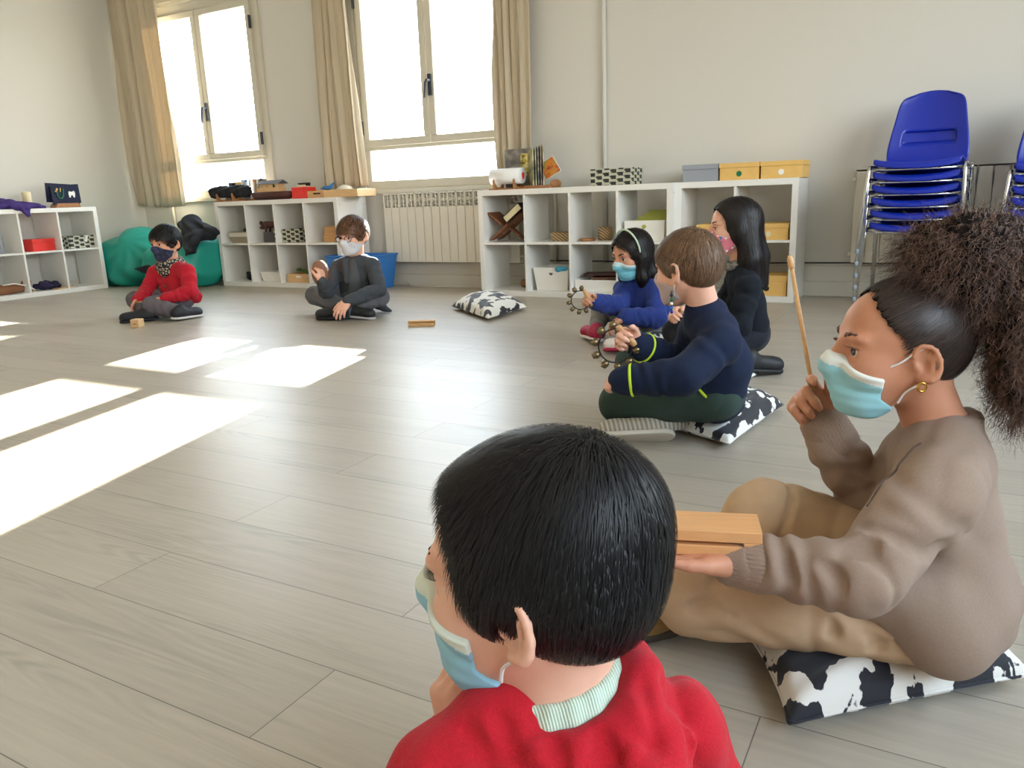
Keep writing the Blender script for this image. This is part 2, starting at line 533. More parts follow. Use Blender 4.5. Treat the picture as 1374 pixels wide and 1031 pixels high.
def stripe_material(name, c1, c2, scale, axis=(0, 0, 1), rough=.6, bump=.3, sharp=True):
    m, nt, b = newmat(name); N = nt.nodes; Lk = nt.links
    tc = N.new('ShaderNodeTexCoord'); dt = N.new('ShaderNodeVectorMath'); dt.operation = 'DOT_PRODUCT'; dt.inputs[1].default_value = axis
    Lk.new(tc.outputs['Object'], dt.inputs[0])
    mu = N.new('ShaderNodeMath'); mu.operation = 'MULTIPLY'; mu.inputs[1].default_value = scale; Lk.new(dt.outputs['Value'], mu.inputs[0])
    sn = N.new('ShaderNodeMath'); sn.operation = 'SINE'; Lk.new(mu.outputs[0], sn.inputs[0])
    r = N.new('ShaderNodeMapRange'); r.inputs['From Min'].default_value = -.15 if sharp else -1; r.inputs['From Max'].default_value = .15 if sharp else 1
    Lk.new(sn.outputs[0], r.inputs['Value'])
    mx = N.new('ShaderNodeMix'); mx.data_type = 'RGBA'; mx.inputs[6].default_value = srgb(*c1); mx.inputs[7].default_value = srgb(*c2)
    Lk.new(r.outputs[0], mx.inputs[0]); Lk.new(mx.outputs[2], b.inputs['Base Color'])
    bp = N.new('ShaderNodeBump'); bp.inputs['Strength'].default_value = bump; bp.inputs['Distance'].default_value = .001
    Lk.new(sn.outputs[0], bp.inputs['Height']); Lk.new(bp.outputs[0], b.inputs['Normal']); setb(b, rough=rough)
    return m

MT = dict(
    wall=mat('wall_paint', (211, 209, 203), .85, bump=(60, .25, .002)),
    ceiling=mat('ceiling_paint', (225, 223, 217), .9),
    floor=floor_material(),
    frame=mat('window_frame_paint', (205, 200, 186), .4),
    shelf=mat('white_laminate', (232, 230, 225), .38),
    rad=mat('radiator_enamel', (226, 221, 208), .35),
    duct=mat('trunking_plastic', (205, 201, 190), .5),
    glass=glass_material(),
    curtain=curtain_material(),
    handle=mat('dark_handle', (52, 56, 66), .35),
    black=mat('black_plastic', (22, 22, 24), .45),
    chrome=mat('chrome', (215, 215, 215), .16, metal=1),
    blueplastic=mat('blue_polypropylene', (8, 38, 158), .34, bump=(300, .05)),
    binblue=mat('blue_bin_plastic', (46, 116, 190), .4),
    teal=mat('teal_leatherette', (26, 152, 136), .48, bump=(25, .15, .004)),
    zig=zigzag_material('zigzag_paper', (44, 46, 44), (190, 188, 168), .05, .04),
    yellow=mat('yellow_card', (226, 183, 106), .6, vary=.04, vscale=20),
    greycard=mat('grey_card', (150, 155, 164), .7),
    white=mat('white_card', (238, 236, 230), .6),
    paper=mat('paper', (225, 222, 210), .8),
    green=mat('green_label', (16, 110, 66), .5),
    olive=mat('olive_card', (168, 172, 78), .7),
    red=mat('red_card', (222, 52, 44), .5),
    wood=mat('light_wood', (205, 158, 105), .5, vary=.09, vscale=14, stretch=(1.5, 14, 14)),
    pinewood=mat('pine_wood', (214, 176, 128), .55, vary=.08, vscale=12, stretch=(1.5, 14, 14)),
    brownwood=mat('brown_wood', (120, 74, 46), .5, vary=.2, vscale=14, stretch=(2, 12, 12)),
    darkwood=mat('dark_red_wood', (74, 36, 34), .5, vary=.15, vscale=14),
    bridgewood=mat('cradle_wood', (158, 108, 66), .55, vary=.12, vscale=18),
    wicker=stripe_material('wicker_weave', (196, 170, 128), (120, 92, 58), 320, (.6, .6, 1)),
    linen=mat('linen_fabric', (160, 148, 128), .9, bump=(500, .3)),
    linenlight=mat('linen_light', (210, 205, 192), .9),
    navycloth=mat('navy_felt', (30, 36, 62), .9),
    blackcloth=mat('black_cloth', (26, 28, 34), .9, bump=(90, .4, .003)),
    purple=mat('purple_cloth', (58, 36, 108), .85, bump=(60, .4, .003)),
    cream=mat('cream_wax', (226, 214, 176), .5),
    towel=mat('white_towel', (236, 236, 236), .95, bump=(220, .7, .002)),
    bluebird=mat('blue_paint', (50, 120, 190), .5),
    cyan=mat('cyan_beads', (58, 148, 178), .5, vary=.5, vscale=120),
    brown=mat('brown_leather', (140, 92, 60), .6, bump=(80, .3)),
    darkgreen=mat('dark_green_felt', (20, 70, 50), .9),
    plant=mat('green_leaf', (74, 110, 52), .7),
    darkgrey=mat('dark_grey_card', (84, 80, 82), .7),
    bead=mat('bell_metal', (128, 112, 82), .3, metal=.9),
    gold=mat('gold', (212, 165, 80), .2, metal=1),
)

# =================================================================== room shell
WY = .08
def wx(x): return 2.9878+(x-2.9878)*1.015
def wz(z): return .695+(z-.695)*1.015
XL, XR, YB, H = -4.36, 4.9, -8.3, 3.1
def struct(name, mb, m, bevel=0): return tag(mb.build(name, m, bevel=bevel), kind='structure')
struct('floor', MB().b2((XL-.3, YB-.3, -.08), (XR+.3, WY+.3, 0)), MT['floor'])
struct('ceiling', MB().b2((XL-.3, YB-.3, H), (XR+.3, WY+.3, H+.1)), MT['ceiling'])
struct('wall_left', MB().b2((XL-.3, YB-.3, 0), (XL, WY+.3, H)), MT['wall'])
O1 = (wx(-3.87), wx(-2.44)); O2 = (wx(-1.335), wx(.045)); OZ = (wz(.80), 2.56)
wb = MB()
for a, b_ in ((XL, O1[0]), (O1[1], O2[0]), (O2[1], XR+.3)): wb.b2((a, WY, 0), (b_, WY+.3, H))
for a, b_ in (O1, O2):
    wb.b2((a, WY, 0), (b_, WY+.3, OZ[0])); wb.b2((a, WY, OZ[1]), (b_, WY+.3, H))
struct('wall_back', wb, MT['wall'])
# the side and rear walls carry windows of their own behind the camera
R1, R2, RZ = (-3.6, -1.2), (-6.9, -4.5), (.95, 2.55)
wr = MB()
for a, b_ in ((YB, R2[0]), (R2[1], R1[0]), (R1[1], WY)): wr.b2((XR, a, 0), (XR+.3, b_, H))
for a, b_ in (R1, R2): wr.b2((XR, a, 0), (XR+.3, b_, RZ[0])); wr.b2((XR, a, RZ[1]), (XR+.3, b_, H))
struct('wall_right', wr, MT['wall'])
struct('wall_rear', MB().b2((XL, YB-.3, 0), (XR, YB, H)), MT['wall'])
def make_window(name, ox, full=True):
    w = bpy.data.objects.new(name, None); COL.objects.link(w); w.location = ((ox[0]+ox[1])/2, WY, OZ[0]); tag(w, kind='structure')
    W = ox[1]-ox[0]; hw = W/2; Y0, Y1 = -.012, .05
    zr0, zr1 = wz(1.115)-OZ[0], wz(1.15)-OZ[0]; zt = OZ[1]-OZ[0]; z0 = wz(.87)-OZ[0]
    f = MB(); t = .035
    f.b2((-hw, Y0, 0), (hw, Y1, z0)); f.b2((-hw-.0, Y0, zr0), (hw, Y1, zr1)); f.b2((-hw, Y0, zt-.09), (hw, Y1, zt))
    f.b2((-hw, Y0, z0), (-hw+t+.03, Y1, zr0)); f.b2((hw-t-.03, Y0, z0), (hw, Y1, zr0))
    f.b2((-hw, Y0, zr1), (-hw+t, Y1, zt-.09)); f.b2((hw-t, Y0, zr1), (hw, Y1, zt-.09))
    f.b2((-hw-.06, -.02, -.03), (-hw, 0, zt+.03)); f.b2((hw, -.02, -.03), (hw+.06, 0, zt+.03)); f.b2((-hw, -.02, zt), (hw, 0, zt+.03))
    f.build('window_frame', MT['frame'], w, bevel=.004)
    MB().b2((-hw-.07, -.045, -.035), (hw+.07, 0, -.0)).build('window_sill', MT['frame'], w, bevel=.004)
    MB().b2((-hw-.06, -.03, zt+.03), (hw+.06, 0, zt+.26)).build('shutter_box', MT['frame'], w, bevel=.006)
    MB().b2((-hw+.05, .02, z0-.01), (hw-.05, .026, zr0+.01)).build('window_pane', MT['glass'], w)
    for sgn in (-1, 1):
        a = MB(); x0, x1 = sorted((sgn*.004, sgn*(hw-t+.008)))
        st = .058
        za, zb = zr1-.008, zt-.08
        ya, yb = -.035, .035
        a.b2((x0, ya, za), (x1, yb, za+st)); a.b2((x0, ya, zb-st), (x1, yb, zb)); a.b2((x0, ya, za+st), (x0+st, yb, zb-st)); a.b2((x1-st, ya, za+st), (x1, yb, zb-st))
        s = a.build('sash', MT['frame'], w, bevel=.006)
        MB().b2((x0+st-.005, 0, za+st-.005), (x1-st+.005, .006, zb-st+.005)).build('window_pane', MT['glass'], s)
        xe = sgn*(hw-t+.012)
        for zz in (za+.1, zb-.25): MB().b2((xe-.01, -.05, zz), (xe+.01, -.03, zz+.11)).build('hinge', MT['handle'], s, bevel=.003)
    zh = wz(1.58)-OZ[0]
    h = MB(); h.b2((.012, -.05, zh-.09), (.046, -.034, zh+.07))
    h.tube([(.029, -.05, zh+.02), (.029, -.085, zh+.02), (.022, -.09, zh), (.004, -.09, zh-.11)], [.012, .012, .013, .009], n=12)
    h.build('window_handle', MT['handle'], w, bevel=.003)
    return w
make_window('window_1', O1); make_window('window_2', O2)
def side_window(name, oy):
    w = bpy.data.objects.new(name, None); COL.objects.link(w); w.location = (XR, (oy[0]+oy[1])/2, RZ[0]); tag(w, kind='structure')
    hw = (oy[1]-oy[0])/2; zt = RZ[1]-RZ[0]; f = MB()
    for y in (-hw, -.03, hw-.06): f.b2((.02, y, 0), (.08, y+.06, zt))
    for z in (0, zt-.06): f.b2((.02, -hw+.06, z), (.08, -.03, z+.06)); f.b2((.02, .03, z), (.08, hw-.06, z+.06))
    f.build('window_frame', MT['frame'], w)
    MB().b2((.045, -hw+.05, .05), (.051, hw-.05, zt-.05)).build('window_pane', MT['glass'], w)
side_window('window_3', R1); side_window('window_4', R2)
bb = MB(); bb.b2((XL, .035, 0), (XR, WY, .095)); bb.b2((XL, .05, .095), (XR, WY, .195))
struct('baseboard_back', bb, MT['duct'], .004)
bl = MB(); bl.b2((XL, YB, 0), (XL+.015, .03, .08)); struct('baseboard_left', bl, MT['duct'])

def tube_obj(name, pts, r, m, parent=None, n=8): return MB().tube(pts, r, n).build(name, m, parent, smooth=True)
tag(tube_obj('cable', [(x, .04+.004*math.sin(x*5), .213+.004*math.sin(x*3.1)) for x in np.linspace(-1.15, 3.3, 60)], .0045, MT['black']),
    'thin black cable run along the top of the skirting behind the shelves', 'cable')
tag(tube_obj('cable', [(-1.0, .02, .03), (-.96, .0, .006), (-.9, -.03, .005), (-.75, -.045, .005), (-.5, -.03, .005), (-.3, -.01, .005), (.02, -.02, .005)], .005, MT['duct']),
    'white cable lying on the floor below the left radiator', 'cable')
tag(tube_obj('heating_pipe', [(.79, .06, .2), (.79, .06, 3.1)], .017, MT['wall']), 'tall wall coloured heating pipe rising up the back wall', 'pipe')
tag(tube_obj('heating_pipe', [(.385, .055, .2), (.385, .055, .74), (.32, .055, .75)], .016, MT['duct']), 'short pale pipe seen through the open back of the long white shelf', 'pipe')
tag(tube_obj('heating_pipe', [(-3.9, .06, .2), (-3.9, .06, .8)], .014, MT['duct']), 'thin pale pipe under the curtain behind the teal beanbag', 'pipe')

# =================================================================== radiators
def radiator(label, x0, n, z0, z1, y=-.045, plain=False):
    r = thing('radiator', label, 'radiator', (x0, y, z0))
    p = .08; h = z1-z0
    for i in range(n):
        s = MB(); a = i*p
        s.b2((a+.002, -.0, .0), (a+p-.002, .006, h-(.0 if plain else .115)))
        s.b2((a+.002, 0, h-.012), (a+p-.002, .07, h)); s.b2((a+.002, 0, h-.115), (a+.008, .07, h)); s.b2((a+p-.008, 0, h-.115), (a+p-.002, .07, h))
        s.b2((a+.002, .064, .0), (a+p-.002, .07, h-.02)); s.b2((a+.036, .006, .02), (a+.044, .064, h-.012))
        for q in range(0 if plain else 3): s.box((a+.04+(-1)**q*.004, .012, h-.032-q*.032), (.056, .004, .006), R=Matrix.Rotation(.35*(-1)**q, 3, 'Y'))
        s.build('radiator_section', MT['rad'], r, bevel=.002)
    MB().tube([(-.02, .035, .05), (n*p+.03, .035, .05)], .014, 10).tube([(-.02, .035, h-.06), (n*p+.03, .035, h-.06)], .014, 10).build('radiator_header', MT['rad'], r, smooth=True)
    for q in (1.5, n-1.5):
        for z_ in (.08, h-.12): MB().b2((q*p-.01, .06, z_), (q*p+.01, WY-y-.025, z_+.02)).build('wall_bracket', MT['rad'], r)
    return r
radiator('cream panel radiator under the larger window', -1.15, 16, .205, .765)
radiator('cream radiator behind the blue chair stacks', 2.47, 20, .225, .785, plain=True)

# =================================================================== curtains
def curtain(label, xt, xb, ztop, zbot, y, nf, seed, amp=.035, hem=0):
    rg = np.random.default_rng(seed)
    nu, nv = nf*14, 40
    u = np.linspace(0, 1, nu); v = np.linspace(0, 1, nv)
    wob = np.cumsum(rg.uniform(.5, 1.6, nu)); wob = (wob-wob[0])/(wob[-1]-wob[0])
    ph = wob*nf*2*PI
    Ux, Vv = np.meshgrid(u, v, indexing='ij'); Ph = np.meshgrid(ph, v, indexing='ij')[0]
    drift = Ph+.7*np.sin(Vv*3+seed)+.5*np.sin(Vv*7+Ux*9)
    x0 = xt[0]+(xb[0]-xt[0])*Vv; x1 = xt[1]+(xb[1]-xt[1])*Vv**1.5
    X = x0+(x1-x0)*(Ux+.35/nf/PI*np.sin(2*drift)*Vv)
    A = amp*(.55+.45*np.sin(Ux*17+seed))*(1+.25*np.sin(Ux*5+Vv*2))
    Y = y+A*np.sin(drift)+.3*A*np.sin(2.3*drift+1)
    Z = ztop+(zbot-ztop)*Vv+hem*Vv*np.sin(Ux*2.6+seed)*.5
    P = np.stack([X, Y, Z], -1).reshape(-1, 3)
    i = np.arange((nu-1)*nv).reshape(nu-1, nv)[:, :-1].ravel()
    f = np.stack([i, i+1, i+nv+1, i+nv], 1)
    root = thing('curtain', label, 'curtain', ((xt[0]+xt[1])/2, y, ztop))
    o = np_mesh('curtain_cloth', P-np.array(root.location), f, MT['curtain'], root)
    s = o.modifiers.new('thick', 'SOLIDIFY'); s.thickness = .003
    for q in np.linspace(.05, .95, nf+1):
        MB().tube([(xt[0]+(xt[1]-xt[0])*q-root.location.x, 0, -.01), (xt[0]+(xt[1]-xt[0])*q-root.location.x, 0, .03)], .003, 6).build('curtain_hook', MT['duct'], root)
    return root
curtain('beige curtain in the corner left of the smaller window', (-4.3, -3.58), (-4.28, -3.53), 2.86, .75, -.07, 7, 3, .032, .05)
curtain('beige curtain gathered at the left of the larger window', (-1.72, -1.38), (-1.76, -1.29), 2.86, .83, -.06, 5, 5, .034, .02)
curtain('beige curtain hanging right of the larger window behind picture boards', (-.03, .28), (-.02, .26), 2.86, .84, -.055, 5, 8, .034, .02)
cr = thing('curtain_rail', 'pale curtain rail above the windows', 'curtain rail', (-1.9, -.06, 2.89))
MB().b2((-2.45, -.012, 0), (2.4, .012, .02)).build('rail', MT['duct'], cr)
for x in (-2.3, -1, .3, 1.6, 2.3): MB().b2((x-.01, .0, .02), (x+.01, .14, .03)).build('rail_bracket', MT['duct'], cr)

# =================================================================== cube shelves
T, TI, C = .038, .016, .33
WW4 = T*2+4*C+3*TI; WH = T*2+2*C+TI; DEP = .372
def cube_shelf(label, loc, rz, cols):
    s = thing('cube_shelf', label, 'shelf', loc, rz)
    W = 2*T+cols*C+(cols-1)*TI
    def p(name, lo, hi): return MB().b2(lo, hi).build(name, MT['shelf'], s, bevel=.0012)
    p('top_panel', (0, 0, WH-T), (W, DEP, WH)); p('bottom_panel', (0, 0, 0), (W, DEP, T))
    p('side_panel', (0, 0, T), (T, DEP, WH-T)); sp = p('side_panel', (W-T, 0, T), (W, DEP, WH-T))
    sc = MB()
    for y in (.03, DEP-.03):
        for z in (.04, WH-.06): sc.lathe((W, y, z), [(.004, -.001), (.004, .0012)], 10, R=Matrix.Rotation(PI/2, 3, 'Y'))
    sc.build('screw_cap', MT['greycard'], sp)
    for i in range(1, cols):
        x = T+i*C+(i-1)*TI; p('divider', (x, .002, T), (x+TI, DEP, WH-T))
    for i in range(cols):
        x = T+i*(C+TI); p('shelf_board', (x, .003, WH/2-TI/2), (x+C, DEP, WH/2+TI/2))
    return s
cube_shelf('long white open cube shelf beside the larger radiator, towel roll on top', (0, -.42, 0), 0, 4)
cube_shelf('white two column cube shelf with yellow boxes near the chairs', (1.4372, -.3309, 0), 0, 2)
cube_shelf('long white cube shelf between the windows with a toy ark on top', (-2.8422, -.333, 0), 0, 4)
cube_shelf('long white cube shelf against the left wall', (-3.9508, -.7354-WW4, 0), PI/2, 4)
TOP = WH; MID = WH/2+TI/2; BOT = T

# =================================================================== things on the shelves
def lid_box(name, label, lo, hi, body, lid=None, dot=None, group=None, lidh=.028, over=.004, rz=0, dotc=(0, 0)):
    lo = np.array(lo); hi = np.array(hi); d = hi-lo
    t = thing(name, label, 'box', ((lo[0]+hi[0])/2, (lo[1]+hi[1])/2, lo[2]), rz, group)
    MB().b2((-d[0]/2, -d[1]/2, 0), (d[0]/2, d[1]/2, d[2]-lidh)).build('box_body', body, t, bevel=.002)
    MB().b2((-d[0]/2-over, -d[1]/2-over, d[2]-lidh), (d[0]/2+over, d[1]/2+over, d[2])).build('box_lid', lid or body, t, bevel=.002)
    if dot:
        MB().lathe((dotc[0], -d[1]/2-.0005, (d[2]-lidh)*.5+dotc[1]), [(.017, 0), (.017, .0015)], 20, R=Matrix.Rotation(PI/2, 3, 'X')).build('round_label', dot, t)
    return t
lid_box('storage_box', 'grey lidded box on top of the right shelf beside yellow boxes', (1.475, -.31, TOP), (1.70, -.03, TOP+.105), MT['greycard'], lidh=.03)
lid_box('storage_box', 'yellow lidded box with a green round label on the right shelf top', (1.712, -.315, TOP), (1.95, -.03, TOP+.103), MT['yellow'], dot=MT['green'])
lid_box('storage_box', 'yellow lidded box with a white round label on the right shelf top', (1.962, -.315, TOP), (2.2, -.03, TOP+.102), MT['yellow'], dot=MT['white'])
lid_box('storage_box', 'yellow lidded box in the upper left cell behind the long haired girl', (1.57, -.3, MID), (1.8, -.04, MID+.1), MT['yellow'])
lid_box('storage_box', 'yellow lidded box with a pale yellow label in the upper right cell', (1.9, -.3, MID), (2.135, -.04, MID+.1), MT['yellow'], dot=MT['cream'])
lid_box('storage_box', 'yellow lidded box with a black round label in the bottom right cell', (1.9, -.3, BOT), (2.14, -.04, BOT+.125), MT['yellow'], dot=MT['black'], lidh=.035)
zb = lid_box('storage_box', 'black and beige zigzag box on top of the long white shelf', (.845, -.33, TOP), (1.14, -.13, TOP+.11), MT['zig'], lidh=.03)
MB().b2((-.02, -.1025, .085), (.05, -.1005, .105)).build('label_plate', MT['paper'], zb)
lid_box('storage_box', 'black and beige zigzag box on the shelf between the windows', (-2.2, -.27, MID), (-1.9, -.06, MID+.115), MT['zig'], lidh=.03)
zz = thing('storage_box', 'black and beige zigzag box in the left wall shelf', 'box', (-4.1, -.86, MID), PI/2)
MB().b2((-.145, -.1, 0), (.145, .1, .085)).build('box_body', MT['zig'], zz, bevel=.002)
MB().b2((-.149, -.104, .085), (.149, .104, .115)).build('box_lid', MT['zig'], zz, bevel=.002)
MB().box((.01, -.106, .085), (.022, .002, .06), R=Matrix.Rotation(.3, 3, 'Y')).build('hang_tag', MT['paper'], zz)
rb = thing('storage_box', 'red lidded card box in the left wall shelf', 'box', (-4.12, -1.235, MID), PI/2+.05)
MB().b2((-.1, -.09, 0), (.1, .09, .075)).build('box_body', MT['red'], rb, bevel=.002); MB().b2((-.104, -.094, .075), (.104, .094, .105)).build('box_lid', MT['red'], rb, bevel=.002)

def open_bin(name, label, cat, c, d, h, m, taper=.88, wall=.006, rz=0, rim=0.0):
    t = thing(name, label, cat, c, rz)
    bm = MB(); w, dp = d
    def ring(s, z, off): return [((sx*(w/2*s-off)), (sy*(dp/2*s-off)), z) for sx, sy in ((-1,-1),(1,-1),(1,1),(-1,1))]
    rings = [ring(taper, 0, 0), ring(1, h, 0)]
    if rim: rings += [ring(1, h, -rim), ring(1, h+.012, -rim)]
    rings += [ring(1, h+(.012 if rim else 0), wall), ring(taper, wall, wall)]
    vr = [[bm.bm.verts.new(p) for p in r] for r in rings]
    for A, B in zip(vr, vr[1:]):
        for k in range(4): bm.bm.faces.new((A[k], A[(k+1) % 4], B[(k+1) % 4], B[k]))
    bm.bm.faces.new(vr[0][::-1]); bm.bm.faces.new(vr[-1])
    bm.build('bin_body', m, t, bevel=.004)
    return t
b = open_bin('storage_bin', 'blue plastic bin on the floor behind the boy with glasses', 'bin', (-1.28, -.22, 0), (.5, .32), .27, MT['binblue'], .84, rim=.008)
MB().b2((.03, -.148, .03), (.15, -.141, .055)).build('paper_label', MT['white'], b)
b = open_bin('storage_bin', 'white lidless bin with blue tag in the lower cell of the long shelf', 'bin', (.547, -.24, BOT), (.28, .26), .165, MT['white'], .86)
MB().lathe((0, -.122, .125), [(.014, 0), (.014, .004)], 16, R=Matrix.Rotation(PI/2, 3, 'X')).build('finger_hole', MT['darkgrey'], b)
MB().b2((-.045, -.119, .082), (.03, -.117, .086)).b2((-.045, -.1185, .07), (.025, -.1165, .073)).build('printed_label', MT['greycard'], b)
tg = SD(); tg.ell((.09, -.137, .16), (.05, .012, .018)); tg.ell((.06, -.139, .15), (.02, .01, .014)); tg.disp.append(lambda P: .002*np.sin(P[:, 0]*400)*np.sin(P[:, 2]*380))
sd_obj('beaded_tag', tg, .004, MT['cyan'], b)
b = open_bin('storage_bin', 'white bin full of olive folders in the cell behind the girl in blue', 'bin', (1.24, -.25, MID), (.28, .25), .135, MT['white'], .95)
MB().lathe((0, -.124, .095), [(.014, 0), (.014, .004)], 16, R=Matrix.Rotation(PI/2, 3, 'X')).build('round_label', MT['olive'], b)
for i in range(4):
    tag(MB().box((1.24+.02*i, -.33+.05*i, MID+.07+.02*i), (.2, .006, .14), R=Matrix.Rotation(-.25, 3, 'X')).build('folder', MT['olive']),
        ['olive folder leaning at the front of the white bin', 'olive folder second from the front of the white bin', 'olive folder third from the front of the white bin', 'tallest olive folder at the back of the white bin'][i], 'folder', 'olive folders in the white bin')
b = open_bin('storage_tray', 'shallow white tray in the lower cell beside the girl in blue', 'tray', (.89, -.24, BOT), (.31, .28), .085, MT['white'], .97)
for i, (dx, a) in enumerate(((-.02, .25), (.04, .4))):
    fr = thing('photo_surround', ['upper dark brown picture frame lying over the white tray', 'lower dark brown picture frame lying in the white tray'][i], 'frame', (.9+dx, -.2, BOT+.1-.022*i+.012), a)
    f = MB()
    for y in (-.08, .08): f.box((0, y, 0), (.26, .016, .012))
    for x in (-.122, .122): f.box((x, 0, 0), (.016, .144, .012))
    f.build('frame_border', MT['brownwood'] if i else MT['darkwood'], fr); MB().box((0, 0, -.003), (.23, .15, .003)).build('backing', MT['darkgrey'], fr)
# rehal with book
rh = thing('book_rest', 'folding brown wooden book rest with crossed legs in the long shelf', 'book rest', (.175, -.27, MID))
for sg, nm in ((1, 'a'), (-1, 'b')):
    m = MB()
    a = .62*sg
    R = Matrix.Rotation(a, 3, 'Y')
    # long board from foot to arm, cut by a slot
    L1, L0 = .165, .155
    d = Vector((math.cos(.66)*sg, 0, math.sin(.66)))
    nrm = Vector((-math.sin(.66)*sg, 0, math.cos(.66)))
    cz = .105
    for y0 in ((-.085, -.03) if sg > 0 else (-.028, .028), (.03, .085)) if sg > 0 else ((-.028, .028),):
        m.prism([(-L0, 0), (-L0+.03, -.007), (0, -.009), (L1, -.007), (L1+.012, 0), (L1, .007), (0, .009), (-L0, .009)],
                lambda u, v, w, y0=y0: Vector((0, y0[0]+(y0[1]-y0[0])*w, cz))+d*u+nrm*v)
    m.prism([(.03, -.007), (L1, -.007), (L1+.012, 0), (L1, .007), (.03, .007)], lambda u, v, w: Vector((0, -.085+.17*w, cz))+d*u+nrm*v)
    m.build('crossed_board', MT['brownwood'], rh, bevel=.003)
bk = thing('book', 'thick closed book with cream pages lying on the wooden book rest', 'book', (.175+.075, -.27, MID+.205))
Rb = Matrix.Rotation(-.66, 3, 'Y')
MB().box((0, 0, 0), (.155, .19, .044), R=Rb).build('pages', MT['cream'], bk)
MB().box(Rb @ Vector((0, 0, .024)), (.165, .2, .004), R=Rb).box(Rb @ Vector((0, 0, -.024)), (.165, .2, .004), R=Rb).box(Rb @ Vector((.081, 0, 0)), (.004, .2, .05), R=Rb).build('cover', MT['black'], bk)
wbk = open_bin('woven_basket', 'low pale woven basket in the second upper cell of the long shelf', 'basket', (.6, -.22, MID), (.16, .16), .06, MT['wicker'], .9)
tag(MB().lathe((.865+.03, -.2, MID), [(.05, 0), (.052, .04), (.05, .09), (.044, .09), (.044, .02)], 24).build('woven_cup', MT['wicker'], smooth=True), 'round brown woven cup in the third upper cell of the long shelf', 'cup')
tag(MB().lathe((.8, -.29, MID), [(.055, 0), (.057, .012), (.05, .02), (.01, .022)], 24).build('wooden_disc', MT['bridgewood'], smooth=True), 'flat round wooden disc lying in front of the woven cup', 'disc')
jr = SD(); jr.ell((.27, -.2, BOT+.032), (.04, .03, .035)); jr.ell((.245, -.225, BOT+.035), (.02, .016, .03)); jr.cone((.29, -.2, BOT+.05), (.3, -.18, BOT+.075), .014, .01)
tag(sd_obj('brown_figure', jr, .004, MT['brown']), 'small brown carved figure in the lower left cell of the long shelf', 'figure')

# cradle + towel
def cradle(label, c, rz, m, L=.3, notch=.05):
    t = thing('wooden_cradle', label, 'cradle', c, rz)
    b = MB()
    for y in (-.045, .045): b.box((0, y, .006), (L, .012, .012))
    b.box((0, 0, .006), (L, .08, .006))
    b.build('base_rail', m, t)
    for x in (-L*.35, L*.2):
        poly = [(-.07, 0), (.07, 0), (.075, .06), (.068, .075), (.055, .05), (.03, .024), (0, .018), (-.03, .024), (-.055, .05), (-.068, .075), (-.075, .06)]
        MB().prism(poly, lambda u, v, w, x=x: Vector((x+.014*w, u, v))).build('cradle_arm', m, t, bevel=.002)
    return t
cradle('brown wooden cradle holding the white towel roll', (.2, -.29, TOP), .0, MT['bridgewood'])
ro = MB(); n = 90
sp_ = [(.058-.05*i/n, i/n*2*PI*4.2) for i in range(n+1)]
tw = thing('towel_roll', 'rolled white towel with a red mark lying in the wooden cradle', 'towel', (.18, -.29, TOP+.092))
g = [Vector((0, r*math.cos(a), r*math.sin(a))) for r, a in sp_]
v0 = [ro.bm.verts.new(p+Vector((-.125, 0, 0))) for p in g]; v1 = [ro.bm.verts.new(p+Vector((.125, 0, 0))) for p in g]
for i in range(n): ro.bm.faces.new((v0[i], v0[i+1], v1[i+1], v1[i]))
o = ro.build('towel_cloth', MT['towel'], tw, smooth=True); s = o.modifiers.new('t', 'SOLIDIFY'); s.thickness = .007; s.offset = 0
em = MB(); em.prism([(-.016, .022), (.018, .024), (.02, 0), (.008, -.022), (-.002, -.024), (-.016, -.004)], lambda u, v, w: Vector((.1255+.003*w, u, v)))
em.build('red_mark', MT['red'], tw)
def pic_mat(name, c1, c2, c3, sc=14):
    m, nt, b = newmat(name); N = nt.nodes
    tc = N.new('ShaderNodeTexCoord'); nn = N.new('ShaderNodeTexNoise'); nn.inputs['Scale'].default_value = sc; nn.inputs['Detail'].default_value = 5
    nt.links.new(tc.outputs['Object'], nn.inputs['Vector']); r = N.new('ShaderNodeValToRGB')
    r.color_ramp.elements[0].position = .35; r.color_ramp.elements[1].position = .65
    r.color_ramp.elements[0].color = srgb(*c1); r.color_ramp.elements[1].color = srgb(*c3); e = r.color_ramp.elements.new(.5); e.color = srgb(*c2)
    nt.links.new(nn.outputs['Fac'], r.inputs['Fac']); nt.links.new(r.outputs[0], b.inputs['Base Color']); setb(b, rough=.45)
    return m
PM = [pic_mat('photo_grey', (70, 68, 70), (110, 105, 100), (150, 145, 138)), pic_mat('photo_yellow', (60, 56, 30), (200, 180, 60), (240, 235, 200), 40),
      pic_mat('photo_green', (70, 74, 50), (150, 150, 110), (200, 195, 160)), pic_mat('photo_blue', (40, 44, 56), (90, 100, 110), (190, 180, 140), 25),
      pic_mat('photo_red', (60, 28, 30), (110, 60, 50), (170, 150, 120), 25), pic_mat('photo_sunset', (150, 60, 40), (214, 130, 50), (120, 140, 70), 18)]
pr = thing('picture_board', 'grey picture board with a yellow figure standing behind the towel roll', 'picture', (.22, -.19, TOP), .12)
MB().b2((-.105, -.004, 0), (.105, .004, .285)).build('board', PM[0], pr, bevel=.001); MB().b2((.02, -.006, .1), (.085, -.0045, .25)).build('yellow_print', PM[1], pr)
mb = thing('board_stand', 'small brown slotted wooden stand holding the upright picture boards', 'stand', (.41, -.24, TOP))
MB().b2((-.08, -.09, 0), (.13, .09, .022)).build('slotted_base', MT['bridgewood'], mb, bevel=.004)
eb = SD(); eb.ell((.13, 0, .03), (.02, .08, .03)); sd_obj('rounded_end', eb, .005, MT['bridgewood'], mb)
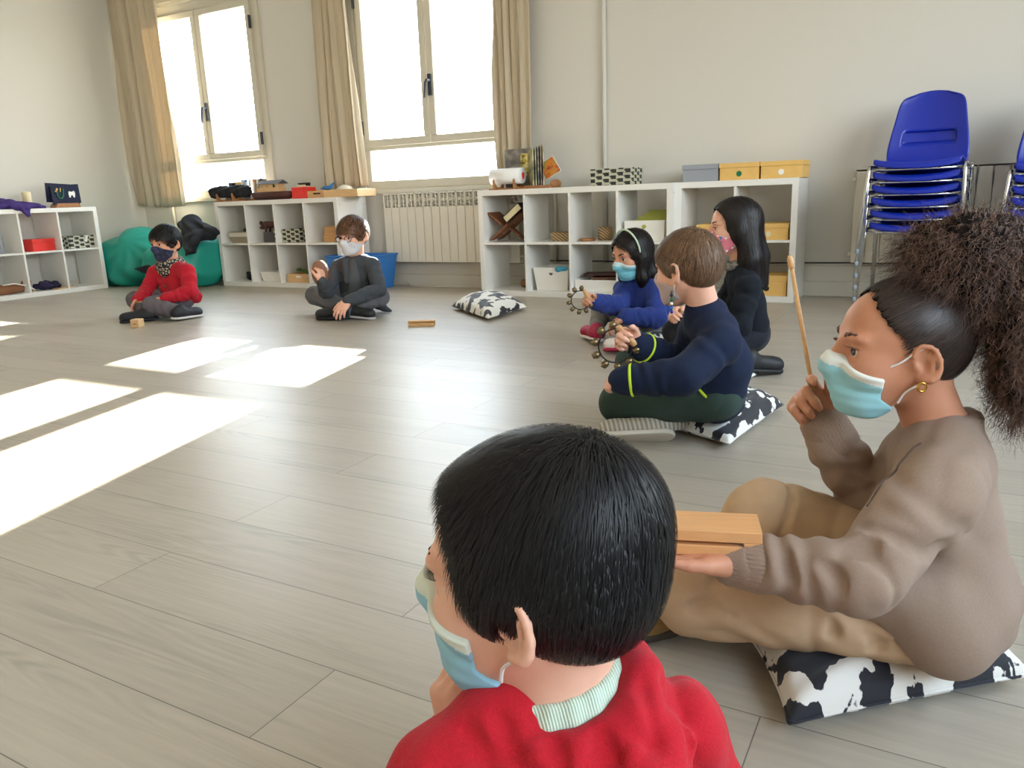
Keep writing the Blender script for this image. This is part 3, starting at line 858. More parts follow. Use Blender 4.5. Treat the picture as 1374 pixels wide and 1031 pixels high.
for i in range(5):
    x = .345+.024*i
    q = thing('picture_board', ['leftmost pale green edged picture board seen on edge in the stand', 'second upright picture board in the stand, yellow green face', 'third upright picture board in the stand with blue face',
        'fourth upright picture board in the stand with dark red edge', 'rightmost upright picture board in the stand beside the sunset card'][i], 'picture', (x, -.24, TOP+.022), -.9-.04*i, 'upright picture boards in the stand')
    MB().b2((-.1, -.0035, 0), (.1, .0035, .25+.006*i)).build('board', PM[[2, 2, 3, 4, 2][i]], q)
    MB().b2((-.1015, -.003, .003), (-.1, .003, .248)).build('paper_edge', MT['paper'], q)
dc = thing('picture_card', 'orange and green sunset card tilted on its corner', 'picture', (.475, -.2, TOP+.06), .0)
MB().box((0, 0, .08), (.115, .004, .115), R=Matrix.Rotation(-.55, 3, 'Y') @ Matrix.Rotation(.25, 3, 'Z')).build('card', PM[5], dc)
MB().box((0, .004, .08), (.125, .003, .125), R=Matrix.Rotation(-.55, 3, 'Y') @ Matrix.Rotation(.25, 3, 'Z')).build('card_back', MT['paper'], dc)

# ---- on the shelf between the windows
cradle('brown wooden cradle holding the black cloth roll', (-2.76, -.19, TOP), 0, MT['bridgewood'], .36)
br_ = SD(); br_.cone((-2.98, -.19, TOP+.088), (-2.57, -.19, TOP+.088), .055, .055)
br_.disp.append(lambda P: .004*np.sin(P[:, 0]*30+4*np.sin(P[:, 2]*40))+.0025*np.sin(P[:, 0]*90+P[:, 1]*60))
tag(sd_obj('cloth_roll', br_, .007, MT['blackcloth']), 'crumpled black cloth roll lying in a wooden cradle below the window', 'cloth')
bs = thing('board_stand', 'low light brown stand that holds the row of books by the window', 'stand', (-2.62, -.1, TOP)); MB().b2((-.2, -.07, 0), (.2, .07, .02)).build('slotted_base', MT['bridgewood'], bs, bevel=.003)
cols = [MT['darkgrey'], MT['navycloth'], MT['yellow'], MT['paper'], MT['bluebird'], MT['paper'], MT['wood'], MT['paper'], MT['darkgrey']]
labs = ['dark grey book at the left end of the row by the smaller window', 'navy book second in the row by the smaller window', 'ochre book in the row behind the black cloth roll', 'white book right of the ochre book',
        'blue book in the row by the smaller window', 'white book right of the blue book', 'light brown book near the right end of the row', 'pale book before the last in the row by the ark', 'grey book at the right end of the row beside the ark']
for i in range(9):
    x = -2.79+.044*i
    q = thing('book', labs[i], 'book', (x, -.1, TOP+.02), .25+.1*(i > 3)*i*.3, 'books standing on the shelf between the windows')
    MB().b2((-.035 if i < 3 else -.012, -.065, 0), (.03 if i < 3 else .009, .065, .15 if i < 3 else .17)).build('cover', cols[i], q, bevel=.001)
    MB().b2((-.03 if i < 3 else -.009, -.066, .004), (.026 if i < 3 else .006, -.062, .146)).build('pages', MT['paper'] if i > 2 else cols[i], q)
ar = thing('toy_ark', 'toy wooden ark with dark red hull and pale cabin', 'toy boat', (-2.24, -.2, TOP), -.05)
hull = SD(); hull.cone((-.19, 0, .05), (.19, 0, .05), .05, .05, .02); hull.ell((0, 0, .05), (.25, .075, .05), k=.02)
hull.func(lambda P: P[:, 2]-.07, (-.3, -.2, 0), (.3, .2, .1)); hull.func(lambda P: .002-P[:, 2], (-.3, -.2, 0), (.3, .2, .1))
sd_obj('hull', hull, .006, MT['darkwood'], ar)
MB().b2((-.15, -.045, .068), (.13, .045, .1)).b2((-.11, -.042, .1), (.12, .042, .135)).build('cabin', MT['pinewood'], ar, bevel=.002)
MB().prism([(-.06, .135), (.06, .135), (0, .168)], lambda u, v, w: Vector((-.13+.28*w, u, v))).build('roof', MT['darkgrey'], ar)
MB().b2((.06, -.0435, .104), (.085, -.0425, .13)).b2((-.08, -.0435, .11), (-.07, -.0425, .122)).b2((-.02, -.0435, .11), (-.01, -.0425, .122)).build('cabin_window', MT['black'], ar)
rt = thing('red_tin', 'small red tin with clasps and dark toys on its lid', 'tin', (-1.87, -.2, TOP)); MB().b2((-.085, -.06, 0), (.085, .06, .095)).build('tin_body', MT['red'], rt, bevel=.006)
MB().b2((-.088, -.063, .06), (.088, .063, .068)).b2((.03, -.066, .05), (.045, -.06, .075)).b2((-.045, -.066, .05), (-.03, -.06, .075)).build('tin_rim', MT['red'], rt, bevel=.002)
fg = thing('toy_pieces', 'dark and pale toy pieces lying on the red tin', 'toy', (-1.87, -.2, TOP+.095)); MB().box((0, 0, .01), (.1, .06, .02)).build('pale_block', MT['cream'], fg, bevel=.004)
MB().box((.01, 0, .03), (.13, .02, .012)).box((.045, 0, .02), (.03, .05, .02)).box((-.02, .0, .026), (.02, .04, .02)).build('dark_bar', MT['black'], fg, bevel=.003)
sb_ = thing('slotted_box', 'light wooden box with a dark slot near the right end of the shelf', 'box', (-1.68, -.2, TOP)); MB().b2((-.1, -.06, 0), (.12, .06, .06)).build('box_body', MT['wood'], sb_, bevel=.004)
MB().b2((-.03, -.0625, .03), (.05, -.0595, .042)).build('slot', MT['black'], sb_)
bd = SD(); bd.ell((-1.6, -.2, TOP+.08), (.05, .02, .018)); bd.cone((-1.57, -.2, TOP+.085), (-1.53, -.2, TOP+.115), .014, .008); bd.cone((-1.63, -.2, TOP+.08), (-1.68, -.2, TOP+.075), .012, .004)
tag(sd_obj('toy_bird', bd, .004, MT['bluebird']), 'small blue wooden bird on the light wooden box', 'toy')
lt = open_bin('wooden_tray', 'long light wooden tray at the right end of the shelf by the curtain', 'tray', (-1.4, -.16, TOP), (.36, .24), .06, MT['pinewood'], 1)
tc_ = SD(); tc_.ell((-1.46, -.15, TOP+.05), (.08, .06, .05)); tag(sd_obj('cloth_bundle', tc_, .006, MT['linenlight']), 'pale beige cloth bundle inside the wooden tray', 'cloth')
# cells
lb = open_bin('fabric_basket', 'grey linen basket with a pale rim in the upper left cell', 'basket', (-2.62, -.17, MID), (.24, .24), .09, MT['linen'], .85, rim=.004)
MB().b2((-.124, -.124, .055), (.124, -.118, .1)).b2((.118, -.124, .055), (.124, .124, .1)).b2((-.124, -.124, .055), (-.118, .124, .1)).build('pale_rim', MT['linenlight'], lb, bevel=.003)
for i, x in enumerate((-2.63, -2.55)):
    k = SD(); k.ell((x, -.17, MID+.095), (.045, .045, .04)); tag(sd_obj('felt_ball', k, .006, MT['darkgreen']), ['larger dark green felt ball in the linen basket', 'dark green felt ball at the right of the linen basket'][i], 'ball')
gb = thing('cardboard_box', 'dark grey box in the cell with the carved wooden animal', 'box', (-2.32, -.15, MID)); MB().b2((-.07, -.06, 0), (.07, .06, .09)).build('box_body', MT['darkgrey'], gb, bevel=.003)
hs = SD()
hs.cone((-2.4, -.16, MID+.155), (-2.26, -.15, MID+.15), .03, .028); hs.cone((-2.42, -.16, MID+.15), (-2.52, -.17, MID+.2), .022, .012); hs.cone((-2.42, -.17, MID+.13), (-2.51, -.18, MID+.125), .015, .009)
for x, y in ((-2.38, -.18), (-2.38, -.13), (-2.27, -.18), (-2.27, -.13)): hs.cone((x, y, MID+.14), (x-.01, y, MID+.09), .011, .009)
hs.cone((-2.28, -.15, MID+.16), (-2.26, -.15, MID+.2), .02, .012)
tag(sd_obj('carved_animal', hs, .005, MT['darkwood']), 'dark carved wooden animal on the grey box', 'figure')
for i, (z, w) in enumerate(((0, .15), (.05, .135), (.09, .12))):
    bx = thing('wooden_box', ['lowest of the small light wooden boxes by the boy with glasses', 'middle small light wooden box stacked by the boy with glasses', 'topmost small light wooden box stacked by the boy with glasses'][i], 'box', (-1.6, -.16, MID+z+(.0 if i == 0 else .0)), 0, 'stack of small wooden boxes')
    MB().b2((-w/2, -.06, 0), (w/2, .06, .03)).build('box_body', MT['wood'], bx, bevel=.003); MB().b2((-w/2-.003, -.063, .03), (w/2+.003, .063, .05 if i == 0 else .04)).build('box_lid', MT['wood'], bx, bevel=.003)
k = SD(); k.ell((-2.62, -.2, BOT+.035), (.04, .04, .035)); k.ell((-2.65, -.2, BOT+.065), (.02, .02, .018)); tag(sd_obj('dark_ball', k, .005, MT['blackcloth']), 'small dark lump on the bottom shelf cell near the beanbag', 'toy')
open_bin('storage_tray', 'white open tray in the second lower cell beside the beanbag side', 'tray', (-2.31, -.15, BOT), (.26, .22), .085, MT['white'], .84)
wc = open_bin('wooden_crate', 'light wooden crate holding plants in the third lower cell', 'crate', (-1.95, -.17, BOT), (.28, .22), .075, MT['pinewood'], 1)
MB().b2((-.03, -.112, .045), (.03, -.1095, .06)).build('label_plate', MT['white'], wc)
gr = SD()
for i in range(9): gr.ell((-1.95+RNG.uniform(-.06, .09), -.17+RNG.uniform(-.06, .06), BOT+.07+RNG.uniform(0, .04)), (.022, .02, .015), k=.01)
tag(sd_obj('toy_plants', gr, .005, MT['plant']), 'tangle of green toy plants in the wooden crate', 'plant')
tag(MB().lathe((-1.86, -.18, BOT+.03), [(.028, 0), (.028, .14), (.012, .17), (.012, .21), (.015, .215)], 16).build('glass_bottle', mat('pale_plastic', (200, 205, 208), .2, alpha=.7), smooth=True), 'tall clear bottle standing in the wooden crate', 'bottle')

# ---- left wall shelf
st = thing('felt_board_stand', 'navy felt cards with letter and white tooth shape in a brown base', 'felt board', (-4.1, -.93, TOP), PI/2)
MB().prism([(-.12, 0), (.12, 0), (.1, .04), (-.1, .04)], lambda u, v, w: Vector((u, -.05+.1*w, v))).build('wooden_base', MT['bridgewood'], st, bevel=.006)
for i, (dx, dz, a) in enumerate(((-.02, .02, .06), (.03, .01, -.04), (0, 0, .0))):
    MB().box((dx, .03-.025*i, .11+dz), (.25, .006, .17), R=Matrix.Rotation(a, 3, 'Y')).build('felt_card', MT['navycloth'], st)
lt_ = MB(); lt_.tube([(-.07, -.026, .17), (-.078, -.026, .12), (-.065, -.026, .085), (-.035, -.026, .085), (-.02, -.026, .11), (-.015, -.026, .165)], .006, 8); lt_.build('green_letter', MT['green'], st, smooth=True)
MB().tube([(-.09, -.027, .14), (-.07, -.027, .17)], .007, 8).tube([(-.045, -.027, .14), (-.04, -.027, .175)], .004, 8).build('yellow_detail', MT['yellow'], st, smooth=True)
MB().prism([(.03, .12), (.035, .145), (.06, .14), (.085, .148), (.092, .125), (.085, .09), (.075, .09), (.068, .11), (.052, .11), (.045, .09), (.036, .09)], lambda u, v, w: Vector((u, -.028+.004*w, v))).build('white_tooth', MT['white'], st)
tag(MB().lathe((-4.12, -1.255, TOP), [(.036, 0), (.036, .14), (.03, .145), (.004, .142), (.002, .15)], 20).build('candle', MT['cream'], smooth=True), 'thick cream pillar candle on the left shelf', 'candle')
pc = SD()
pc.ell((-4.05, -1.45, TOP+.025), (.12, .2, .04)); pc.ell((-3.99, -1.35, TOP+.02), (.05, .13, .03)); pc.ell((-4.1, -1.5, TOP+.05), (.08, .14, .04)); pc.cone((-4.0, -1.3, TOP+.02), (-4.02, -1.16, TOP+.01), .02, .008)
pc.cone((-3.955, -1.44, TOP+.015), (-3.935, -1.375, TOP-.06), .03, .006, k=.02); pc.cone((-3.955, -1.36, TOP+.01), (-3.94, -1.36, TOP-.05), .014, .006, k=.02)
pc.disp.append(lambda P: .006*np.sin(P[:, 1]*55+3*np.sin(P[:, 0]*40))); pc.func(lambda P: np.minimum(TOP+.002-P[:, 2], -3.951-P[:, 0])*1.0, (-5, -3, 0), (-3, 0, 2))
tag(sd_obj('purple_cloth', pc, .006, MT['purple']), 'purple cloth draped over the edge of the left shelf', 'cloth')
fgr = SD(); fgr.cone((-4.15, -1.5, TOP), (-4.15, -1.49, TOP+.13), .026, .014); fgr.ell((-4.15, -1.488, TOP+.165), (.018, .018, .024)); fgr.cone((-4.15, -1.5, TOP+.12), (-4.14, -1.46, TOP+.07), .008, .006)
tag(sd_obj('carved_figure', fgr, .005, MT['bridgewood']), 'slim carved wooden figure standing behind the purple cloth', 'figure')
gv = SD(); gv.cone((-4.1, -1.56, MID+.0), (-4.1, -1.56, MID+.13), .03, .024); gv.ell((-4.1, -1.56, MID+.16), (.022, .022, .028)); tag(sd_obj('grey_figure', gv, .005, MT['greycard']), 'grey upright figure in the upper cell at the left edge', 'figure')
sl = SD(); sl.cone((-4.08, -1.64, BOT+.04), (-4.06, -1.47, BOT+.045), .045, .035); sl.ell((-4.05, -1.43, BOT+.09), (.035, .04, .035)); sl.cone((-4.05, -1.44, BOT+.06), (-4.0, -1.42, BOT+.015), .015, .012)
tag(sd_obj('stuffed_toy', sl, .005, MT['brown']), 'brown stuffed toy with white straps in the lower cell', 'toy')
MBs = MB().tube([(-4.03, -1.64, BOT+.085), (-4.015, -1.55, BOT+.09), (-4.0, -1.45, BOT+.06), (-3.99, -1.4, BOT+.02)], .006, 8).build('white_strap', MT['white'], None, smooth=True)
tag(MBs, 'white strap lying over the brown stuffed toy', 'strap')
nb = SD()
for i in range(8): nb.ell((-4.08+RNG.uniform(-.05, .05), -1.23+RNG.uniform(-.08, .08), BOT+.03+RNG.uniform(0, .03)), (.04, .045, .025), k=.015)
nb.disp.append(lambda P: .004*np.sin(P[:, 1]*90+3*np.sin(P[:, 2]*60)))
tag(sd_obj('navy_cloth', nb, .005, mat('navy_violet_cloth', (40, 34, 66), .85, vary=.4, vscale=30)), 'crumpled navy cloth in the lower cell of the left shelf', 'cloth')
tag(MB().box((-4.02, -1.13, BOT+.006), (.1, .18, .01), rz=.2).build('wooden_board', MT['pinewood'], bevel=.003), 'thin pale board lying beside the navy cloth', 'board')

# =================================================================== beanbag and jacket
bg = SD()
bg.ell((-3.98, -.40, .2), (.4, .36, .27), k=.08); bg.ell((-3.8, -.4, .33), (.28, .26, .22), k=.08); bg.ell((-3.22, -.42, .2), (.42, .34, .25), k=.06); bg.ell((-3.1, -.38, .3), (.26, .26, .17), k=.08)
def bgd(P):
    x, y, z = P[:, 0]+3.75, P[:, 1]+.45, P[:, 2]-.42
    th = np.arctan2(z, x); r = np.sqrt(x*x+z*z)
    return .011*np.sin(th*11+2*np.sin(r*9+y*6))*np.clip(r*3, 0, 1)*(P[:, 0] < -3.35) + .007*np.sin(P[:, 0]*22+P[:, 2]*19+2*np.sin(P[:, 2]*9))
bg.disp.append(bgd)
bg.func(lambda P: -.715-P[:, 1], (-5, -1, 0), (-2, 0, 1), k=.05)
bg.func(lambda P: .002-P[:, 2], (-5, -1, 0), (-2, 0, 1), k=.03); bg.func(lambda P: P[:, 0]+2.86, (-5, -1, 0), (-2, 0, 1), k=.04); bg.func(lambda P: -4.335-P[:, 0], (-5, -1, 0), (-2, 0, 1), k=.04)
bb_ = thing('beanbag', 'large teal beanbag on the floor in the corner', 'beanbag', (-3.6, -.4, 0))
sd_obj('beanbag_cover', bg, .014, MT['teal'], bb_, sm=2).location = (3.6, .4, 0)
MB().tube([(-.72, -.1, .38), (-.75, -.14, .42), (-.7, -.16, .46), (-.66, -.14, .42)], .008, 8, closed=True).build('carry_loop', MT['darkgrey'], bb_, smooth=True)
jk = SD()
P1, P2, P3 = (-3.0226, -0.45, 0.5519), (-2.7129, -0.62, 0.3825), (-2.7794, -0.45, 0.4894)
jk.cone((-3.1818, -0.42, 0.546), P1, .05, .075, .05); jk.cone(P1, (-2.8332, -0.66, 0.3532), .09, .05, .05); jk.cone(P1, P3, .05, .06, .04); jk.cone(P3, (-2.8177, -0.55, 0.4758), .05, .05, .03); jk.cone((-2.7991, -0.6, 0.4591), (-2.7902, -0.74, 0.3143), .045, .02, .03)
jk.disp.append(lambda P: .009*np.sin(P[:, 0]*38+P[:, 2]*30+2.5*np.sin(P[:, 2]*22+P[:, 1]*11)))
jo = thing('jacket', 'black jacket thrown over the teal beanbag', 'jacket', (-3.0, -.5, .4))
sd_obj('jacket_body', jk, .008, MT['blackcloth'], jo).location = (3.0, .5, -.4)
js = SD(); js.cone((-3.4016, -0.82, 0.1925), (-3.2171, -0.82, 0.188), .006, .045, .01); js.func(lambda P: np.abs(P[:, 1]+.82)-.018, (-5, -2, 0), (0, 0, 1)); sd_obj('jacket_flap', js, .006, MT['blackcloth'], jo).location = (3.0, .5, -.4)

# =================================================================== chairs
def make_chair():
    t = thing('stacking_chair', 'x', 'chair')
    prof = [(-.205, -.022, .40), (-.2, -.004, .41), (-.185, .006, .415), (-.14, .004, .42), (-.06, -.008, .425), (.02, -.016, .42), (.1, -.012, .41), (.15, .002, .40), (.18, .03, .408), (.197, .07, .412),
            (.211, .122, .402), (.223, .182, .382), (.232, .22, .368), (.243, .27, .35), (.253, .315, .336), (.261, .355, .318), (.266, .385, .28), (.268, .4, .2)]
    nu = 20
    b = MB(); grid = []
    for i, (y, z, w) in enumerate(prof):
        row = []
        for j in range(nu+1):
            s = j/nu*2-1
            edge = abs(s)**4
            bl = min(1, max(0, (z+.0)/.09)) if y > .1 else 0
            dy, dz = -.035*s*s*bl, (.016*s*s+.006*edge)*(1-bl)
            if i >= len(prof)-3: dz += -(abs(s)**3)*.02*(i-len(prof)+4)/3
            if i < 2: dy += .03*s*s
            row.append(b.bm.verts.new((s*w/2, y+dy, z+dz)))
        grid.append(row)
    for i in range(len(prof)-1):
        for j in range(nu):
            if i == 10 and 3 <= j < nu-3: continue
            b.bm.faces.new((grid[i][j], grid[i][j+1], grid[i+1][j+1], grid[i+1][j]))
    o = b.build('seat_shell', MT['blueplastic'], t, smooth=True)
    m = o.modifiers.new('s', 'SUBSURF'); m.levels = 1; m.render_levels = 1
    m = o.modifiers.new('t', 'SOLIDIFY'); m.thickness = .009; m.offset = -1
    for sx in (-1, 1):
        X = sx*.222
        MB().tube([(X+sx*.028, -.235, -.455), (X+sx*.004, -.19, -.03), (X, -.175, .0)], [.0105]*3, 10).build('front_leg', MT['chrome'], t, smooth=True)
        MB().tube([(X+sx*.026, .26, -.455), (X+sx*.004, .16, -.03), (X, .14, .0)], [.0105]*3, 10).build('rear_leg', MT['chrome'], t, smooth=True)
        MB().tube([(X, -.178, -.006), (X, .143, -.006)], .0105, 10).build('side_rail', MT['chrome'], t, smooth=True)
        for y, f in ((-.2352, 'front'), (.2602, 'rear')):
            MB().lathe((X+sx*.028 if f == 'front' else X+sx*.026, y, -.46), [(.0118, 0), (.0118, .022), (.0108, .024)], 12).build('foot_cap', MT['greycard'], t, smooth=True)
    MB().tube([(-.222, -.165, -.022), (.222, -.165, -.022)], .0085, 8).build('front_crossbar', MT['chrome'], t, smooth=True)
    MB().tube([(-.222, .12, -.022), (.222, .12, -.022)], .0085, 8).build('rear_crossbar', MT['chrome'], t, smooth=True)
    return t
ch0 = make_chair(); first = True
for s_i, (cx, cy, n, rz, where) in enumerate(((2.835, -.46, 6, -.1, 'left chair stack'), (3.47, -.5, 6, -.06, 'right chair stack'))):
    for i in range(n):
        c = ch0 if first else copy_tree(ch0); first = False
        k = n-1-i
        nm = ['top blue plastic chair', 'second blue plastic chair from the top', 'third blue plastic chair from the top', 'fourth blue plastic chair from the top', 'second lowest blue plastic chair', 'lowest blue plastic chair with feet on the floor'][k]
        c['label'] = f'{nm} in the {where}'; c['group'] = 'blue chairs in the '+('left' if s_i == 0 else 'right')+' stack'
        c.location = (cx-.006*i*0, cy, .462+i*.0655-(.05 if s_i else 0)*(i/5)); c.rotation_euler = (0, 0, rz)

# =================================================================== floor cushions and blocks
def cushion(label, corners, h, m, seed, press=None, lift=None):
    """corners: four floor points (x, y) in order; h: height in the middle; press: list of (x, y, r, depth)"""
    c = np.array(corners, float); cen = c.mean(0)
    n = 44
    u = np.linspace(-1, 1, n)
    U, Vv = np.meshgrid(u, u, indexing='ij')
    bil = lambda a, b: ((1-a)*(1-b)/4)[..., None]*c[0]+((1+a)*(1-b)/4)[..., None]*c[1]+((1+a)*(1+b)/4)[..., None]*c[2]+((1-a)*(1+b)/4)[..., None]*c[3]
    pin = 1-.05*(1-np.abs(U)**3)*(np.abs(Vv)**3)-0; pin2 = 1-.05*(1-np.abs(Vv)**3)*(np.abs(U)**3)
    XY = bil(U*pin2, Vv*pin)
    prof = (np.clip(1-U**2, 0, 1)**.34*np.clip(1-Vv**2, 0, 1)**.34)
    zt = h*.2+h*.8*prof+.004*np.sin(U*9+seed)*np.sin(Vv*8+seed)*prof+.003*np.sin(14*U+6*Vv+seed)*prof
    zb = h*.2-h*.2*prof
    if lift is not None:
        L_ = (lift[0]*U+lift[1]*Vv); zt = zt+np.maximum(L_, 0)**2; zb = zb+np.maximum(L_, 0)**2
    if press:
        for x, y, r, d in press:
            q = np.exp(-((XY[..., 0]-x)**2+(XY[..., 1]-y)**2)/(r*r)); zt = zt-d*q*prof
    zb = zb-zb.min()+.001; zt = np.maximum(zt, zb+.004)
    top = np.dstack([XY, zt]).reshape(-1, 3); bot = np.dstack([XY, zb]).reshape(-1, 3)
    i = np.arange((n-1)*n).reshape(n-1, n)[:, :-1].ravel(); f = np.stack([i, i+n, i+n+1, i+1], 1)
    f2 = f[:, ::-1]+n*n
    e = []
    ring = [(0, k) for k in range(n)]+[(k, n-1) for k in range(1, n)]+[(n-1, k) for k in range(n-2, -1, -1)]+[(k, 0) for k in range(n-2, 0, -1)]
    for a, b in zip(ring, ring[1:]+ring[:1]):
        A, B = a[0]*n+a[1], b[0]*n+b[1]; e.append((A, B, B+n*n, A+n*n))
    t = thing('floor_cushion', label, 'cushion', (cen[0], cen[1], 0))
    np_mesh('cushion_cover', np.concatenate([top, bot])-np.array([cen[0], cen[1], 0]), np.concatenate([f, f2, np.array(e)]), m, t)
    pts = [Vector((*(XY[a]-cen), zt[a]*.5+zb[a]*.5)) for a in ring[::2]]
    MB().tube(pts, .003, 6, closed=True).build('cushion_seam', m, t, smooth=True)
    return t
CM = [brush_material('brush_print', o, s, .515) for o, s in ((3.4, 21), (4.1, 15), (7.7, 18), (2.9, 18), (5.5, 18))]
cushion('black and white brush patterned cushion lying alone on the floor', [(0.211, -1.1451, 0)[:2], (0.7109, -1.5347, 0)[:2], (0.7033, -1.0498, 0)[:2], (0.1546, -0.5913, 0)[:2]], .11, CM[1], 2)

wblk = thing('wood_block', 'wooden slit block lying alone on the floor', 'wood block', (*(0.3886, -1.7386, 0)[:2], 0), .45)
def wood_block(t, L=.15, W=.05, Hh=.032, m=MT['wood']):
    b = MB(); s = .004; z0 = Hh*.60
    b.b2((-L/2, -W/2, 0), (L/2, W/2, z0)); b.b2((-L/2, -W/2+.0, z0+s), (L/2, W/2, Hh)); b.b2((-L/2, W/2-.006, z0), (L/2, W/2, z0+s)); b.b2((-L/2, -W/2, z0), (-L/2+.012, W/2, z0+s))
    b.build('block_body', m, t, bevel=.0015)
wood_block(wblk)
cb = thing('wood_cube', 'small wooden cube on the floor by the boy in red', 'wooden cube', (*(-1.3506, -2.3085, 0)[:2], 0), .35)
MB().b2((-.028, -.028, 0), (.028, .028, .05)).build('cube_body', MT['pinewood'], cb, bevel=.003)
MB().b2((-.012, -.0285, .02), (.012, -.0275, .026)).build('cube_slot', MT['bridgewood'], cb)

# =================================================================== light, world, camera
def sun():
    L = bpy.data.lights.new('sun', 'SUN'); L.energy = 60; L.angle = math.radians(.53); L.color = (1, .95, .88)
    o = bpy.data.objects.new('sun', L); COL.objects.link(o)
    o.rotation_euler = Vector((.8, -2.9, -1)).to_track_quat('-Z', 'Y').to_euler()
    o.location = (-3, 12, 6)
sun()
w = bpy.data.worlds.new('sky'); bpy.context.scene.world = w; w.use_nodes = True
bgn = w.node_tree.nodes['Background']
tcw = w.node_tree.nodes.new('ShaderNodeTexCoord'); spw = w.node_tree.nodes.new('ShaderNodeSeparateXYZ'); rw = w.node_tree.nodes.new('ShaderNodeValToRGB')
w.node_tree.links.new(tcw.outputs['Generated'], spw.inputs[0]); w.node_tree.links.new(spw.outputs['Z'], rw.inputs['Fac'])
rw.color_ramp.elements[0].position = 0.0; rw.color_ramp.elements[0].color = (.42, .41, .38, 1)
rw.color_ramp.elements[1].position = .6; rw.color_ramp.elements[1].color = (.62, .78, 1, 1)
e = rw.color_ramp.elements.new(.02); e.color = (1, .98, .93, 1); e = rw.color_ramp.elements.new(.25); e.color = (.85, .93, 1, 1)
w.node_tree.links.new(rw.outputs[0], bgn.inputs['Color']); bgn.inputs['Strength'].default_value = SKY
def portal(c, sx, sy, rot):
    L = bpy.data.lights.new('window_portal', 'AREA'); L.shape = 'RECTANGLE'; L.size = sx; L.size_y = sy
    L.cycles.is_portal = True
    o = bpy.data.objects.new('window_portal', L); COL.objects.link(o); o.location = c; o.rotation_euler = rot
zc = (OZ[0]+OZ[1])/2
for O in (O1, O2): portal(((O[0]+O[1])/2, WY+.2, zc), O[1]-O[0], OZ[1]-OZ[0], (-PI/2, 0, 0))
for R_ in (R1, R2): portal((XR+.2, (R_[0]+R_[1])/2, (RZ[0]+RZ[1])/2), RZ[1]-RZ[0], R_[1]-R_[0], (0, PI/2, 0))

cam = bpy.data.cameras.new('camera'); co = bpy.data.objects.new('camera', cam); COL.objects.link(co)
cam.sensor_fit = 'HORIZONTAL'; cam.sensor_width = 36; cam.lens = 1039.58/1374*36; cam.clip_start = .02
r = Vector((0.87564588, 0.48163157, -0.03571186)); u = Vector((-0.08227673, 0.22163169, 0.9716532)); f = Vector((-0.47589373, 0.84788586, -0.23369795))
co.matrix_world = Matrix(((r.x, u.x, -f.x, 2.9878), (r.y, u.y, -f.y, -5.3371), (r.z, u.z, -f.z, .695), (0, 0, 0, 1)))
sc = bpy.context.scene; sc.camera = co
sc.view_settings.view_transform = 'Standard'; sc.view_settings.look = 'None'; sc.view_settings.gamma = 1; sc.view_settings.use_curve_mapping = False
sc.view_settings.exposure = EXPO
sc.cycles.max_bounces = 9; sc.cycles.diffuse_bounces = 6; sc.cycles.transparent_max_bounces = 12
sc.cycles.caustics_reflective = False; sc.cycles.caustics_refractive = False; sc.cycles.sample_clamp_indirect = 6

# =================================================================== people kit
def skin_mat(name, rgb, sss=.06):
    m, nt, b = newmat(name); N = nt.nodes
    c = srgb(*rgb); tc = N.new('ShaderNodeTexCoord'); n = N.new('ShaderNodeTexNoise'); n.inputs['Scale'].default_value = 28; n.inputs['Detail'].default_value = 5
    nt.links.new(tc.outputs['Object'], n.inputs['Vector']); r = N.new('ShaderNodeValToRGB'); r.color_ramp.elements[0].position = .35; r.color_ramp.elements[1].position = .68
    r.color_ramp.elements[0].color = (c[0]*.97, c[1]*.92, c[2]*.9, 1); r.color_ramp.elements[1].color = (min(1, c[0]*1.04), c[1]*1.05, c[2]*1.05, 1)
    nt.links.new(n.outputs['Fac'], r.inputs['Fac']); nt.links.new(r.outputs[0], b.inputs['Base Color'])
    n2 = N.new('ShaderNodeTexNoise'); n2.inputs['Scale'].default_value = 700; nt.links.new(tc.outputs['Object'], n2.inputs['Vector'])
    bp = N.new('ShaderNodeBump'); bp.inputs['Strength'].default_value = .08; bp.inputs['Distance'].default_value = .0005
    nt.links.new(n2.outputs['Fac'], bp.inputs['Height']); nt.links.new(bp.outputs[0], b.inputs['Normal'])
    setb(b, rough=.5, sss=sss, spec=.4); b.inputs['Subsurface Radius'].default_value = (.012, .004, .002); b.inputs['Subsurface Scale'].default_value = 1
    return m
def hair_mat(name, rgb, rough=.42, spec=.45):
    m, nt, b = newmat(name); b.inputs['Base Color'].default_value = srgb(*rgb); setb(b, rough=rough, spec=spec)
    tc = nt.nodes.new('ShaderNodeTexCoord'); n = nt.nodes.new('ShaderNodeTexNoise'); n.inputs['Scale'].default_value = 190; nt.links.new(tc.outputs['Object'], n.inputs['Vector'])
    r = nt.nodes.new('ShaderNodeValToRGB'); c = srgb(*rgb); r.color_ramp.elements[0].position = .35; r.color_ramp.elements[1].position = .65
    r.color_ramp.elements[0].color = (c[0]*.55, c[1]*.55, c[2]*.55, 1); r.color_ramp.elements[1].color = (c[0]*1.7, c[1]*1.7, c[2]*1.7, 1); m['rgb'] = list(rgb)
    nt.links.new(n.outputs['Fac'], r.inputs['Fac']); nt.links.new(r.outputs[0], b.inputs['Base Color'])
    return m
def cloth_mat(name, rgb, fuzz=.3, sc=900, vary=.0, strength=.35, bsc=None, vs=60):
    m = mat(name, rgb, .92, bump=(sc, strength, .001), vary=vary, vscale=vs, sheen=fuzz*.15, spec=.25)
    return m
SK_BROWN = skin_mat('skin_brown', (196, 138, 108)); SK_LIGHT = skin_mat('skin_light', (222, 170, 146)); SK_TAN = skin_mat('skin_tan', (206, 150, 122))
EYE_W = mat('eye_white', (226, 220, 214), .25); EYE_I = mat('eye_iris', (58, 38, 26), .15); EYE_P = mat('eye_pupil', (8, 8, 9), .1)
